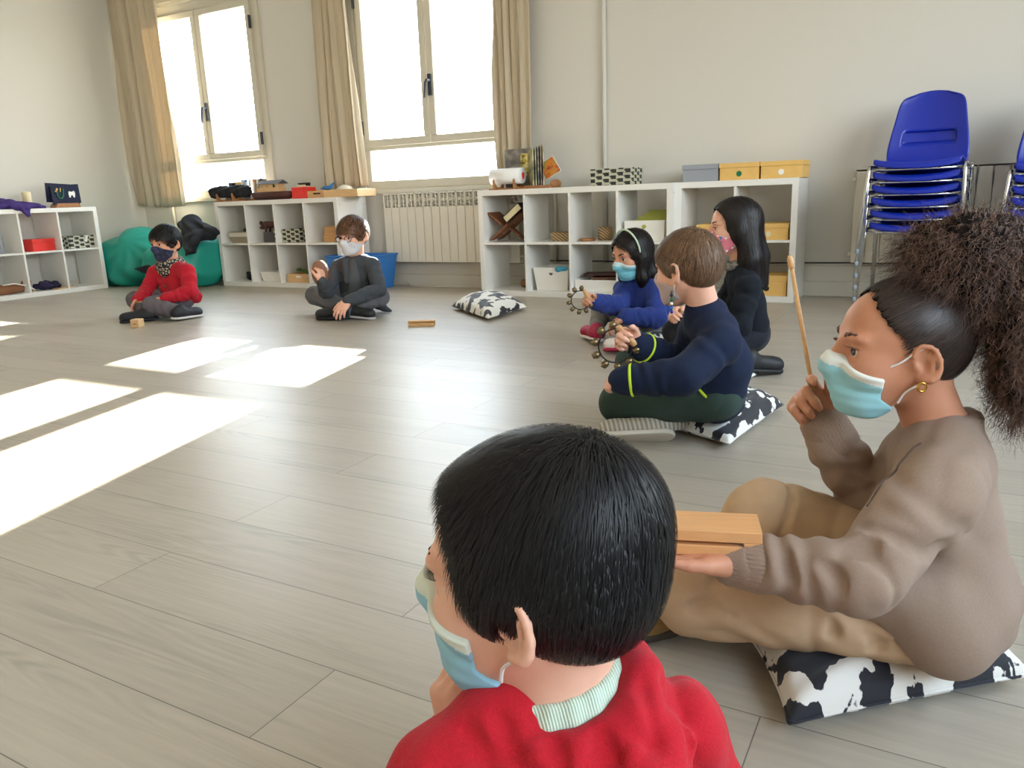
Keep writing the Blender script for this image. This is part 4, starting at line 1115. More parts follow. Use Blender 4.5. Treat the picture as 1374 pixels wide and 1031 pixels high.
LIP = mat('lips', (176, 104, 94), .45)
M_LOOP = mat('mask_loop', (228, 230, 230), .8)

def Rz(a): c, s = math.cos(a), math.sin(a); return np.array([[c, -s, 0], [s, c, 0], [0, 0, 1]])
def head_R(yaw, pitch, roll):
    f = np.array([math.cos(yaw)*math.cos(pitch), math.sin(yaw)*math.cos(pitch), math.sin(pitch)])
    l = np.array([-math.sin(yaw), math.cos(yaw), 0]); u = np.cross(f, l)
    l2 = l*math.cos(roll)+u*math.sin(roll); u2 = -l*math.sin(roll)+u*math.cos(roll)
    return np.stack([f, l2, u2], 1)

class Head:
    def __init__(s, c, R, k): s.c = V(c); s.R = R; s.k = k
    def w(s, *p): return s.c+s.k*(s.R@np.array(p if len(p) > 1 else p[0], float))
    def loc(s, P): return (P-s.c)@s.R/s.k
    def cone(s, S, a, b, ra, rb, k=.01, op='u'): S.cone(s.w(a), s.w(b), ra*s.k, rb*s.k, k*s.k, op)
    def ell(s, S, c, r, k=.01, op='u', R=None): S.ell(s.w(c), np.array(r)*s.k, s.R if R is None else s.R@R, k*s.k, op)

def rot_axis(ax, a):
    return np.array(Matrix.Rotation(a, 3, Vector(ax)))

def head_form(S, h):
    E = lambda c, r, k=.02: h.ell(S, c, r, k)
    E((-.012, 0, .03), (.089, .071, .078), .012); E((.03, 0, .035), (.05, .058, .048), .014)
    E((.032, 0, -.028), (.05, .053, .062), .03)
    h.cone(S, (-.005, .045, -.035), (.045, .022, -.078), .02, .017, .03); h.cone(S, (-.005, -.045, -.035), (.045, -.022, -.078), .02, .017, .03)
    h.cone(S, (.05, .012, -.077), (.05, -.012, -.077), .02, .02, .03)
    for sg in (1, -1): E((.05, .034*sg, -.022), (.026, .022, .022), .025)
def add_head(S, h, detail=True, ears=True):
    E = lambda c, r, k=.02, op='u', R=None: h.ell(S, c, r, k, op, R)
    E((-.012, 0, .03), (.089, .071, .078), .012); E((-.045, 0, .015), (.052, .06, .058), .012); E((.03, 0, .035), (.05, .058, .048), .014)   # skull, occiput, forehead
    E((.032, 0, -.028), (.05, .053, .062), .03)
    h.cone(S, (-.005, .045, -.035), (.045, .022, -.078), .02, .017, .03); h.cone(S, (-.005, -.045, -.035), (.045, -.022, -.078), .02, .017, .03)
    h.cone(S, (.05, .012, -.077), (.05, -.012, -.077), .02, .02, .03)                                   # chin
    for sg in (1, -1):
        E((.05, .034*sg, -.022), (.026, .022, .022), .025)                                              # cheek
        E((.068, .028*sg, .022), (.016, .024, .008), .014)                                              # brow ridge
        E((.089, .031*sg, .003), (.016, .017, .011), .014, 's')                                          # socket
        E((.0635, .0315*sg, .0035), (.0155, .0155, .0142), .004)                                        # lids
        E((.083, .0325*sg, .002), (.0115, .0118, .0052), .0025, 's')                                   # lid opening
    h.cone(S, (.082, 0, .012), (.099, 0, -.022), .0075, .0105, .012)                                    # nose
    for sg in (1, -1): E((.089, .011*sg, -.028), (.009, .007, .007), .006)
    E((.082, 0, -.052), (.011, .021, .005), .006); E((.081, 0, -.06), (.011, .019, .006), .006)
    for sg in ((1, -1) if ears else ()):                                                                 # ears
        y = .0715*sg
        tilt = np.array([[math.cos(.18), 0, math.sin(.18)], [0, 1, 0], [-math.sin(.18), 0, math.cos(.18)]])
        def ew(x, z, o):   # ear plane to head: swings outward at the rear
            q = tilt@np.array([x, 0, z]); return (q[0]-.012, y+sg*(.006+o-.38*q[0]), q[2]-.004)
        ER = rot_axis((0, 0, 1), -sg*.38)
        h.ell(S, ew(.0, .0, -.004), (.019, .0045, .027), .008, 'u', ER@tilt)
        if detail:
            ang = np.radians([200, 165, 130, 95, 60, 20, -20, -55, -85, -110][::1])
            rim = [ew(-.016*math.cos(a)*-1*-1 if False else .017*math.cos(a)*-1*-1, .026*math.sin(a), .004) for a in np.radians([20, 50, 80, 110, 140, 170, 200, 230, 250])]
            rs = [.003, .0036, .0038, .0038, .0038, .0038, .004, .0048, .006]
            for i in range(len(rim)-1): h.cone(S, rim[i], rim[i+1], rs[i], rs[i+1], .003)
            h.cone(S, ew(.0, -.024, .001), ew(.006, -.026, 0), .0075, .0065, .006)
            h.ell(S, ew(.004, -.002, .005), (.0085, .008, .0125), .004, 's', ER@tilt)
            h.cone(S, ew(-.004, .014, .004), ew(.006, .018, .003), .0035, .002, .003, 's')
            h.cone(S, ew(-.0085, .008, .003), ew(-.006, -.013, .003), .0028, .0026, .004)
            h.cone(S, ew(.012, -.003, .001), ew(.012, -.008, .001), .0045, .004, .004)

def add_eyes(h, body, iris=EYE_I, look=0.0):
    for sg in (1, -1):
        n, m = 24, 16
        b = MB()
        prof = []
        r = .0133
        for i in range(m+1):
            a = PI*i/m
            prof.append((max(r*math.sin(a), .00005), r*math.cos(a)))
        # z axis of lathe -> forward
        F = h.R@np.array([math.cos(look*1.0), math.sin(look), 0]); F = unit(F); U = h.R[:, 2]; Lx = np.cross(U, F)
        Rm = Matrix([[Lx[0], U[0], F[0]], [Lx[1], U[1], F[1]], [Lx[2], U[2], F[2]]])
        c = h.w(.0655, .0315*sg, .003)
        b.lathe(c, [(q[0]*h.k, q[1]*h.k) for q in prof], n, R=Rm)
        for f in b.bm.faces:
            d = (f.calc_center_median()-Vector(c)).dot(Vector(F))/(r*h.k)
            f.material_index = 2 if d > .955 else (1 if d > .84 else 0)
        o = b.build('eye', [EYE_W, iris, EYE_P], body, smooth=True)
        if sg > 0: pass

def add_brows(h, body, m, w=.0042):
    SH = SD(); add_head(SH, h, False)
    for sg in (1, -1):
        S = SD()
        pts = [h.w(.0885, .012*sg, .0215), h.w(.0865, .02*sg, .0265), h.w(.084, .03*sg, .0295), h.w(.076, .04*sg, .028), h.w(.066, .048*sg, .021)]
        for _ in range(3): pts = [q-SH.grad(q[None])[0]*(SH.ev(q[None])[0]+.0012) for q in map(V, pts)]
        S.chain(pts, [.0018*h.k, w*.75*h.k, w*.75*h.k, w*.6*h.k, .0008], .003)
        sd_obj('eyebrow', S, .0016*h.k, m, body)
        # lashes
        L = MB()
        for i in range(15):
            t = i/14; y = (.022+.022*t)*sg
            p0 = h.w(.0775-.010*t*t-.0+.0035*math.sin(PI*t), y, .0065+.002*math.sin(PI*t)); p1 = h.w(.0865-.010*t*t+.003, y+.004*sg*t, .0105)
            L.tube([p0, (V(p0)+V(p1))/2-h.R[:, 2]*.001, p1], [.0005*h.k, .0004*h.k, .0001*h.k], 4)
        L.build('eyelashes', m, body)

def add_hand(S, wr, d, n, t, curls=(.3, .4, .3), k=1.0, spread=.05, thumb=(.5, .3), fing=None):
    """wr wrist, d towards fingers, n out of the palm, t towards the thumb side"""
    d = unit(d); n = unit(n-(V(n)@d)*d); t = unit(V(t)-(V(t)@d)*d-(V(t)@n)*n*0)
    t = unit(t-(t@n)*n)
    wr = V(wr)
    kn = [(.0235, .064), (.0085, .068), (-.007, .065), (-.0215, .059)]
    for i, (a, b) in enumerate(kn):
        S.cone(wr+t*a*.55*k+d*.008*k, wr+t*a*k+d*b*k, .0125*k, .0098*k, .012*k)
    S.ell(wr+d*.035*k+n*.003, (.03*k, .026*k, .011*k), np.stack([d, t, n], 1), .012*k)
    L = [(.027, .018, .014), (.030, .020, .0145), (.028, .018, .014), (.022, .014, .012)]
    for i, (a, b) in enumerate(kn):
        cu = curls if fing is None else fing[i]
        p = wr+t*a*k+d*b*k; ang = 0; sp = (1.5-i)*spread
        rad = (.0082, .0074, .0066, .0056) if i < 3 else (.007, .0064, .0058, .005)
        for j in range(3):
            ang += cu[j]
            v = unit((d*math.cos(ang)+n*math.sin(ang))+t*sp*max(0, math.cos(ang)))
            q = p+v*L[i][j]*k
            S.cone(p, q, rad[j]*k, rad[j+1]*k, .0045*k); p = q
    a, b = thumb
    p = wr+t*.016*k+d*.014*k
    v = unit(t*math.cos(a)*.8+d*.8+n*.35*math.sin(b+.2))
    q = p+v*.036*k; S.cone(p, q, .0135*k, .0095*k, .012*k); p = q
    v = unit(t*.35*math.cos(b)+d*math.cos(b)+n*math.sin(b)); q = p+v*.024*k; S.cone(p, q, .0092*k, .0082*k, .004*k); p = q
    v = unit(v+n*.35*math.sin(b)-t*.15); q = p+v*.019*k; S.cone(p, q, .0082*k, .0066*k, .004*k)

def person(P):
    """P: dict pose. builds person (body) with clothing children"""
    h = Head(P['H'], head_R(P['yaw'], math.radians(P.get('pitch', 0)), math.radians(P.get('roll', 0))), P.get('hs', 1.05))
    vx = P.get('vox', .004); S = SD(); g = P.get('g', 1.0)
    J = {k_: V(v) for k_, v in P.items() if isinstance(v, tuple) and len(v) == 3 and not isinstance(v[0], (tuple, list))}
    for s in ('L', 'R'):
        J['hip'+s] = J['pel']+(J['lat']*(.06*g if s == 'L' else -.06*g) if 'lat' in J else 0)
    chest = J.get('chest', (J['neck']*.62+J['pel']*.38)); J['chest'] = chest
    add_head(S, h, P.get('detail', True), P.get('ears', True))
    S.cone(h.w(-.028, 0, -.03), J['neck'], .043*h.k, .046*h.k, .02)
    S.cone(J['neck'], chest, .046*g, .058*g, .012); S.cone(chest, J['pel'], .058*g, .06*g, .012)
    for s in ('L', 'R'):
        S.cone(J['neck']-(J['neck']-chest)*.2, J['sh'+s], .034*g, .033*g, .014); S.cone(J['sh'+s], J['el'+s], .034*g, .026*g, .012); S.cone(J['el'+s], J['wr'+s], .026*g, .0185*g, .012)
        if P.get('legs', True):
            S.cone(J['hip'+s], J['knee'+s], .058*g, .042*g, .02); S.cone(J['knee'+s], J['ank'+s], .04*g, .026*g, .015); S.cone(J['ank'+s], J['ank'+s]+unit(J['toe'+s]-J['ank'+s])*.09*g, .022*g, .013*g, .012)
        hd = P.get('hand'+s)
        if hd: add_hand(S, J['wr'+s], V(hd['d']), V(hd['n']), V(hd['t']), hd.get('c', (.3, .4, .3)), hd.get('k', .95)*g, hd.get('sp', .05), hd.get('th', (.5, .3)), hd.get('f'))
    root_loc = (float(J['pel'][0]), float(J['pel'][1]), 0.0)
    body = sd_obj('person', S, vx, P['skin'], None, origin=root_loc)
    tag(body, P['label'], 'person')
    return body, h, J, root_loc

def child_sd(name, S, vx, m, body, org, sm=1, mifn=None):
    v, f = S.mesh(vx)
    if sm: v = relax(v, f, sm)
    mi = mifn(v[f].mean(1)) if mifn else None
    return np_mesh(name, v-np.array(org), f, m, body, True, mi), v, f
class Org:
    """lets MB parts written in world coordinates hang under a body whose origin is org"""
    def __init__(s, body, org): s.b = body; s.o = org
def fix(o, org):
    o.location = (-org[0], -org[1], -org[2]); return o

def FOLD(amp, kx, ky, kz, w=2.2, ph=0.0):
    def f(P):
        a = P[:, 0]*kx+P[:, 1]*ky+P[:, 2]*kz+ph+w*np.sin(P[:, 0]*kz*.45-P[:, 2]*kx*.4+P[:, 1]*11+ph)
        g = np.clip(.55+.75*np.sin(P[:, 0]*17+P[:, 1]*9-P[:, 2]*13+ph*3), 0, 1)
        return amp*(.7-1.5*np.abs(np.sin(a*.5)))*g
    return f

def sweater(P, body, h, J, org, m, vx=None, up=.046, lo=.04, cuff=.033, torso=(.088, .092, .1), hem=None, collar=.012, name='sweater', folds=None, ring=(.0024, 3.2), hood=None, cuffm=None, extra=None, neck_r=.052, creases=()):
    g = P.get('g', 1.0); S = SD(); vx = vx or P.get('vox', .004)
    chest = J['chest']; side = unit(J['shL']-J['shR'])
    nk, pel = J['neck'], J['pel']
    a = nk+(chest-nk)*.3
    for sg in (1, -1):
        S.cone(a+side*.045*sg*g, chest+side*.04*sg*g, torso[0]*.68*g, torso[0]*g*.82, .022); S.cone(chest+side*.04*sg*g, pel+side*.04*sg*g+V(0, 0, .03), torso[1]*g*.8, torso[2]*g*.82, .022)
    for s in ('L', 'R'):
        sh, el, wr = J['sh'+s], J['el'+s], J['wr'+s]
        S.cone(nk+(chest-nk)*.1, sh, neck_r*g, (up+.001)*g, .022)
        S.cone(sh, el, up*g, lo*g*1.06, .014, ring=(ring[0]*.8, ring[1]*.7, 1.0))
        e2 = wr+(el-wr)*.1
        S.cone(el, e2, lo*g*1.04, cuff*g*1.05, .01, ring=(ring[0], ring[1], 2.0))
        S.cone(e2, wr+(wr-el)*.02, cuff*.95*g, cuff*.92*g, .008)
    if collar:
        ax = unit(nk-chest); hd = unit(h.c-nk)
        u = unit(np.cross(hd, V(1, 0, .1))); v = np.cross(hd, u); c = nk+hd*.012
        pts = [c+(u*math.cos(t)+v*math.sin(t))*.047*g for t in np.linspace(0, 2*PI, 15)]
        S.chain(pts, [collar]*15, .01)
    if extra: extra(S, J)
    for f in (folds or [FOLD(.0046, 40, 34, 56), FOLD(.0022, 86, -60, 70, 1.5, 2)]): S.disp.append(f)
    for cr_ in creases: crease(S, cr_[0], *cr_[1:])
    S.func(lambda Q: .004-Q[:, 2], (-9, -9, -1), (9, 9, 9), .01)
    o, v, f = child_sd(name, S, vx, m, body, org)
    return o, S, v, f

def on_surface(S, q, out=0.0):
    q = V(q)
    for _ in range(4): q = q-S.grad(q[None])[0]*(S.ev(q[None])[0]-out)
    return q
def crease(S, pts, r=.004, depth=.0, k=.012):
    q = [on_surface(S, p, depth) for p in catmull(pts, 3)]
    n = len(q)
    for i in range(n-1):
        t0, t1 = math.sin(PI*(i+.3)/(n+.0)), math.sin(PI*(i+1.2)/(n+.4))
        S.cone(q[i], q[i+1], max(.0012, r*max(t0, .15)), max(.0012, r*max(t1, .15)), k, 's')
def trousers(P, body, h, J, org, m, vx=None, th=.072, kn=.06, sk=.052, an=.04, name='trousers', folds=None, hipr=(.098, .095, .08), ring=.0022, creases=()):
    g = P.get('g', 1.0); S = SD(); vx = vx or P.get('vox', .004)
    pel = J['pel']; side = unit(J['lat'])
    S.ell(pel+V(0, 0, 0), (hipr[0]*g, hipr[0]*g, hipr[2]*g), None, .02)
    for s in ('L', 'R'):
        hp = J['hip'+s]; kn_ = J['knee'+s]; ak = J['ank'+s]
        S.cone(hp, kn_, th*g, kn*g, .02, ring=(ring*.7, 2.5, .5)); S.cone(kn_, ak+(kn_-ak)*.14, kn*g*.96, an*g, .012, ring=(ring, 3, 1.5))
    for f in (folds or [FOLD(.004, 44, -32, 40), FOLD(.002, 80, 58, -50, 1.2, 1)]): S.disp.append(f)
    for cr_ in creases: crease(S, cr_[0], *cr_[1:])
    S.func(lambda Q: .004-Q[:, 2], (-9, -9, -1), (9, 9, 9), .01)
    o, v, f = child_sd(name, S, vx, m, body, org)
    return o, S, v, f

def shoe(P, body, J, org, s, m, sole=None, r=.034, vx=None, name='shoe', sock=None, ln=1.0, stripes=False):
    g = P.get('g', 1.0)
    a, t = J['ank'+s], J['toe'+s]; d = unit(t-a); heel = a-d*.03*g; toe = a+d*.125*g*ln
    up = V(*P.get('soleup'+s, (0, 0, 1))); up = unit(up-(up@d)*d)
    S = SD(); S.cone(heel+up*.0, toe-up*.008, r*g, r*.8*g, .01); S.cone(a, a+up*.02, r*.95*g, r*.9*g, .02); S.ell(toe-d*.02-up*.006, (.04*g, .036*g, .024*g), np.stack([d, np.cross(up, d), up], 1), .02)
    base = a-up*.03*g
    S.func(lambda Q: (base-Q)@up, (-9, -9, -9), (9, 9, 9), .008)
    o, v, f = child_sd(name, S, vx or P.get('vox', .004), m, body, org)
    if sole is not None:
        Q = SD(); Q.cone(heel-up*.03, toe-up*.03, r*1.02*g, r*.88*g, .01); Q.func(lambda X: np.abs((X-base)@up)-.007, (-9, -9, -9), (9, 9, 9), .003)
        v, f = Q.mesh(.003); so = np_mesh('sole', v-np.array(org), f, sole, o)
    if sock is not None:
        Q = SD(); Q.cone(a, a+(J['knee'+s]-a)*.28, .034*g, .034*g, .01); v, f = Q.mesh(.004); np_mesh('sock', v-np.array(org), f, sock, body)
    return o

def face_mask(h, body, org, mats, kind='surgical', vx=None, loops=True):
    S = SD()
    E = lambda c, r, k=.03, op='u': h.ell(S, c, r, k, op)
    HF = SD(); head_form(HF, h); f0, f1 = HF.bounds(); S.func(lambda Q: HF.ev(Q)-.0038*h.k, f0-.01, f1+.01, .01, 'u')
    h.cone(S, (.088, 0, .002), (.096, 0, -.024), .008, .0135, .02); h.cone(S, (.096, 0, -.024), (.066, 0, -.077), .0145, .02, .024)
    if kind == 'surgical':
        top = lambda q: -.001-.42*np.abs(q[:, 1])-.12*np.maximum(.09-q[:, 0], 0)
        back = lambda q: np.interp(q[:, 2], [-.105, -.088, -.078, -.066, -.02, .02], [.008, .01, .018, .036, .036, .04])
        bot = lambda q: -.103+.0*q[:, 0]
    else:
        top = lambda q: -.001-.35*np.abs(q[:, 1])-.25*np.maximum(.085-q[:, 0], 0)
        back = lambda q: np.interp(q[:, 2], [-.1, -.08, -.05, -.02, .02], [.03, .008, .004, .014, .03])
        bot = lambda q: -.102+.35*(.07-np.minimum(q[:, 0], .07))
    def reg(P_):
        q = h.loc(P_); return np.maximum(np.maximum(q[:, 2]-top(q), back(q)-q[:, 0]), bot(q)-q[:, 2])*h.k*.85
    b0, b1 = S.bounds()
    def pl(P_):
        q = h.loc(P_)
        if kind == 'surgical':
            e = -.0012*np.abs(((q[:, 2]+.5)*62) % 1-.5)*2-.0008*np.sin(q[:, 1]*60+q[:, 2]*90)
            e += .0018*np.exp(-((q[:, 2]+.045+.25*np.abs(q[:, 1]))/.006)**2)
        else: e = -.0016*np.exp(-(q[:, 1]/.003)**2)
        return e*h.k
    S.func(pl, b0, b1, op='d'); S.func(reg, b0, b1, .002)
    def mi(c):
        q = h.loc(c); r = np.zeros(len(c), int)
        if kind == 'surgical':
            r[q[:, 2] > top(q)-.013] = 1
            r[(q[:, 0] < back(q)+.006) & (q[:, 2] < -.05)] = 0
        return r
    o, v, f = child_sd('face_mask', S, vx or .0022, mats, body, org, 1, mi if kind == 'surgical' else None)
    if loops:
        for sg in (1, -1):
            pts = [h.w(.040, .0545*sg, -.02), h.w(.02, .066*sg, -.008), h.w(-.002, .0765*sg, .014), h.w(-.016, .081*sg, .02), h.w(-.026, .083*sg, .01), h.w(-.024, .081*sg, -.02), h.w(-.01, .077*sg, -.034), h.w(.006, .064*sg, -.052), h.w(.012, .057*sg, -.07)]
            P2 = catmull(pts, 6)
            fix(MB().tube(P2, .0016*h.k, 6).build('ear_loop', M_LOOP, o, smooth=True), org)
    return o
def catmull(p, n):
    p = [V(q) for q in p]; out = []
    for i in range(len(p)-1):
        a, b, c, d = p[max(i-1, 0)], p[i], p[i+1], p[min(i+2, len(p)-1)]
        for j in range(n):
            t = j/n; out.append(.5*((2*b)+(-a+c)*t+(2*a-5*b+4*c-d)*t*t+(-a+3*b-3*c+d)*t**3))
    out.append(p[-1]); return [tuple(q) for q in out]

def hair_cap(h, hl, thick=.012, extra=None, top=0.0, k=.012):
    """skull cap of hair; hl: hairline table [(angle from front in deg, lowest z)]"""
    S = SD(); t = thick
    h.ell(S, (-.012, 0, .032+top*.5), (.089+t, .0715+t, .078+t+top*.5), .012); h.ell(S, (-.047, 0, .012), (.052+t, .06+t, .06+t), .014); h.ell(S, (.03, 0, .038), (.051+t*.7, .0595+t*.8, .048+t), .014)
    if extra: extra(S, h)
    A = np.radians([a for a, _ in hl]); Z = [z for _, z in hl]
    def reg(P_):
        q = h.loc(P_); an = np.arctan2(np.abs(q[:, 1]), q[:, 0]-.0)
        return (np.interp(an, A, Z)-q[:, 2]+.0035*np.sin(q[:, 1]*420)*np.sin(q[:, 0]*390))*.75*h.k
    b0, b1 = S.bounds(); S.func(reg, b0, b1, k*.5)
    return S
def flow_from_crown(h, crown=(-.055, .0, .1), fwd=0.0, grav=.25, part=None, side=0.0):
    def fn(P_, n):
        q = h.loc(P_); d = q-np.array(crown); d /= np.maximum(np.linalg.norm(d, axis=1, keepdims=True), 1e-5)
        d = d+np.array([fwd, side, -grav]); return d@h.R.T
    return fn
def unit_rows(a): return a/np.maximum(np.linalg.norm(a, axis=1, keepdims=True), 1e-9)
def hair_with_strands(name, S, m, body, org, h, n, length, width, flow, vx=.004, steps=6, lift=(.0006, .004), jit=.12, seed=1, curl=None, disp=None, keep=None, msh=None, back=0):
    if disp: S.disp.append(disp)
    if msh is None: msh = hair_mat(m.name+'_base', [c*.62 for c in m['rgb']], .85, .15)
    o, v, f = child_sd(name, S, vx, msh, body, org)
    rg = np.random.default_rng(seed)
    roots = surf_points(v, f, n, rg, keep)
    if back: roots = roots-unit_rows(flow(roots, S.grad(roots)))*rg.uniform(0, back, (n, 1))
    S2 = SD(); S2.p = [q for q in S.p if q[0] != 'i']
    if callable(length): length = length(h.loc(roots))
    strands('hair_strands', S2, roots, flow, length, steps, width, m, o, lift, jit, curl, seed=seed).location = (-org[0], -org[1], -org[2])
    return o, S, v, f

def bell_ring(name, label, c, axis_u, axis_v, rad, handle_dir, body_scale=1.0, n=9, a0=35, a1=325):
    """open metal hoop with bells; u,v span the hoop plane; gap side joined by a wooden grip"""
    c = V(c); u = unit(axis_u); v = unit(V(axis_v)-(V(axis_v)@u)*u); w = np.cross(u, v)
    t = thing(name, label, 'bells', tuple(c))
    an = np.radians(np.linspace(a0, a1, 28))
    loop = [tuple(rad*(u*math.cos(a)+v*math.sin(a))) for a in an]
    MB().tube(loop, .0022, 8).build('metal_hoop', MT['black'], t, smooth=True)
    p0, p1 = V(loop[0]), V(loop[-1]); ext = (p1-p0)*.18
    MB().tube([tuple(p0-ext), tuple(p0), tuple((p0+p1)/2), tuple(p1), tuple(p1+ext)], [.008, .0095, .0105, .0095, .008], 12).build('wooden_grip', MT['wood'], t, smooth=True)
    for i, a in enumerate(np.radians(np.linspace(a0+22, a1-22, n))):
        q = (rad+.011)*(u*math.cos(a)+v*math.sin(a)); rr = .0108
        b = MB(); prof = [(max(.0002, rr*math.sin(x)), rr*math.cos(x)) for x in np.linspace(0, PI, 9)]
        rd = u*math.cos(a)+v*math.sin(a); tn = np.cross(w, rd)
        b.lathe(tuple(q), prof, 12, R=Matrix([[tn[k_], w[k_], rd[k_]] for k_ in range(3)]))
        o = b.build('bell', MT['bead'], t, smooth=True)
        MB().box(tuple(q+rd*rr*.96), (.014, .0018, .0022), R=Matrix([[tn[k_], w[k_], rd[k_]] for k_ in range(3)])).build('bell_slot', MT['black'], o)
    return t

LV = V(-.876, -.482, 0); CV = V(.4905, -.8715, 0); UPV = V(0, 0, 1)     # room directions used for the poses: leftward, towards the doorway side, up
SURG = [mat('mask_blue', (150, 205, 216), .75, bump=(500, .25, .0006)), mat('mask_white_band', (226, 228, 222), .75, bump=(500, .2, .0006))]
SURG2 = [mat('mask_pale_blue', (140, 188, 208), .75, bump=(500, .25, .0006)), mat('mask_pale_band', (214, 222, 210), .75)]
SURG3 = [mat('mask_aqua', (120, 196, 214), .75), mat('mask_aqua_band', (196, 220, 224), .75)]
BLACKHAIR = hair_mat('black_hair', (17, 15, 16), .46, .35); BROWNHAIR = hair_mat('light_brown_hair', (112, 84, 62), .5); BROWNHAIR2 = hair_mat('mid_brown_hair', (98, 66, 46), .5)
DARKHAIR = hair_mat('dark_brown_hair', (28, 21, 20), .46, .35); CURLHAIR = hair_mat('curly_brown_hair', (92, 68, 56), .6); CURLDARK = hair_mat('curly_dark_base', (24, 18, 16), .9, .1)
BROW = hair_mat('brow_dark', (52, 36, 30), .8); BROWL = hair_mat('brow_brown', (112, 80, 60), .7)

# ------------------------------------------------------------------ girl in the brown sweater (front right)
def girl_brown():
    P = dict(H=(2.942, -4.185, 0.476), yaw=-2.7532, pitch=2, roll=0, hs=.88, g=1.0, vox=.0032, skin=SK_BROWN,
        label='child in a taupe sweater with a curly ponytail, cross-legged, raising a wooden beater',
        neck=(3.003, -4.162, 0.349), chest=(3.002, -4.161, 0.227), pel=(2.9974, -4.1789, 0.125),
        shL=(3.007, -4.285, 0.323), shR=(2.969, -4.083, 0.277), elL=(2.929, -4.405, 0.239), elR=(2.922, -4.096, 0.199), wrL=(2.79, -4.408, 0.234), wrR=(2.851, -4.131, 0.341),
        kneeL=(2.7001, -4.2969, 0.12), kneeR=(2.7774, -4.1689, 0.19), ankL=(2.8229, -4.0924, 0.075), ankR=(2.6961, -4.1932, 0.055), toeL=(2.8951, -3.944, 0.05), toeR=(2.5993, -4.2767, 0.04), lat=tuple(CV))
    hl = unit(V((2.709, -4.439, 0.242))-V(P['wrL']))
    P['handL'] = dict(d=hl, n=(0, 0, 1), t=tuple(CV*.6+LV*.2+UPV*.75), c=(.12, .18, .12), th=(.9, .1), k=1.0)
    P['handR'] = dict(d=tuple(unit(LV*.6+UPV*.8)), n=tuple(CV*.95+LV*.15), t=tuple(UPV*.6-LV*.8), f=((.55, .7, .3), (1.15, 1.3, .7), (1.3, 1.35, .8), (1.4, 1.35, .8)), th=(.9, .5), k=.95)
    P['soleupR'] = (0, 0, 1)
    body, h, J, org = person(P)
    add_eyes(h, body, look=.25); add_brows(h, body, hair_mat('brow_soft', (98, 66, 52), .8)); [fix(c, org) for c in body.children]
    SW = cloth_mat('taupe_knit', (152, 130, 114), .35, 1100, .05, .5, vs=300)
    KH = cloth_mat('beige_cotton', (190, 160, 128), .2, 1400, .03, .2)
    def ext(S, J):
        # draped hem over the hips, raised seam folds on back and at the elbow
        S.cone(J['pel']+UPV*.05+CV*.05, J['pel']+UPV*.01+CV*.075-LV*.02, .07, .055, .02)
        S.cone(J['pel']-LV*.02+UPV*.05, J['pel']-LV*.03+UPV*.0+CV*.02, .088, .086, .02); S.cone((2.95, -4.298, 0.176), (2.995, -4.258, 0.144), .042, .052, .02); S.cone((2.998, -4.276, 0.16), (3.029, -4.27, 0.117), .058, .058, .02)
        S.cone(J['shL']+(J['elL']-J['shL'])*.25, J['chest']+CV*.08-UPV*.03, .02, .012, .03)
    CR = [([(2.921, -4.386, 0.303), (2.955, -4.384, 0.281), (2.989, -4.368, 0.271), (3.015, -4.337, 0.288)], .006), ([(2.909, -4.432, 0.286), (2.925, -4.421, 0.297), (2.942, -4.413, 0.291)], .005), ([(2.886, -4.449, 0.273), (2.907, -4.453, 0.26), (2.915, -4.455, 0.237)], .005),
          ([(2.844, -4.437, 0.275), (2.851, -4.45, 0.254), (2.859, -4.451, 0.236)], .004), ([(2.813, -4.434, 0.265), (2.822, -4.444, 0.25)], .004), 
          ([(2.926, -4.424, 0.282), (2.947, -4.419, 0.257), (2.954, -4.423, 0.23)], .004), ([(2.87, -4.173, 0.325), (2.891, -4.175, 0.315), (2.914, -4.161, 0.32)], .004), ([(2.888, -4.174, 0.282), (2.904, -4.179, 0.275), (2.92, -4.168, 0.284)], .004)]
    o, S, v, f = sweater(P, body, h, J, org, SW, creases=CR, up=.05, lo=.043, cuff=.034, torso=(.088, .096, .104), extra=ext, collar=.009, ring=(.003, 3.5), vx=.0035,
        folds=[FOLD(.004, 30, 26, 46, 2.4), FOLD(.0018, 86, -60, 75, 1.5, 2)])
    for s in 'LR':   # ribbed cuffs
        wv = unit(J['wr'+s]-J['el'+s]); c0 = J['wr'+s]-wv*.028; Q = SD(); Q.cone(c0, J['wr'+s]+wv*.006, .0368, .034, .004)
        ax = wv; u = unit(np.cross(ax, UPV)); w_ = np.cross(ax, u)
        Q.disp.append(lambda X, u=u, w_=w_, c=c0: .0009*np.sin(40*np.arctan2((X-c)@w_, (X-c)@u)))
        child_sd('ribbed_cuff', Q, .0022, SW, body, org, 0)
    # shoulder seam
    side = unit(J['shL']-J['shR'])
    pts = []
    for q in catmull([(2.956, -4.258, 0.396), (2.95, -4.279, 0.375), (2.939, -4.315, 0.353), (2.929, -4.338, 0.332), (2.926, -4.356, 0.315)], 5):
        q = on_surface(S, q, .0006)
        pts.append(tuple(q))
    fix(MB().tube(pts, .0016, 6).build('shoulder_seam', cloth_mat('seam_thread', (104, 86, 76)), o, smooth=True), org)
    def tf(P_): return 0
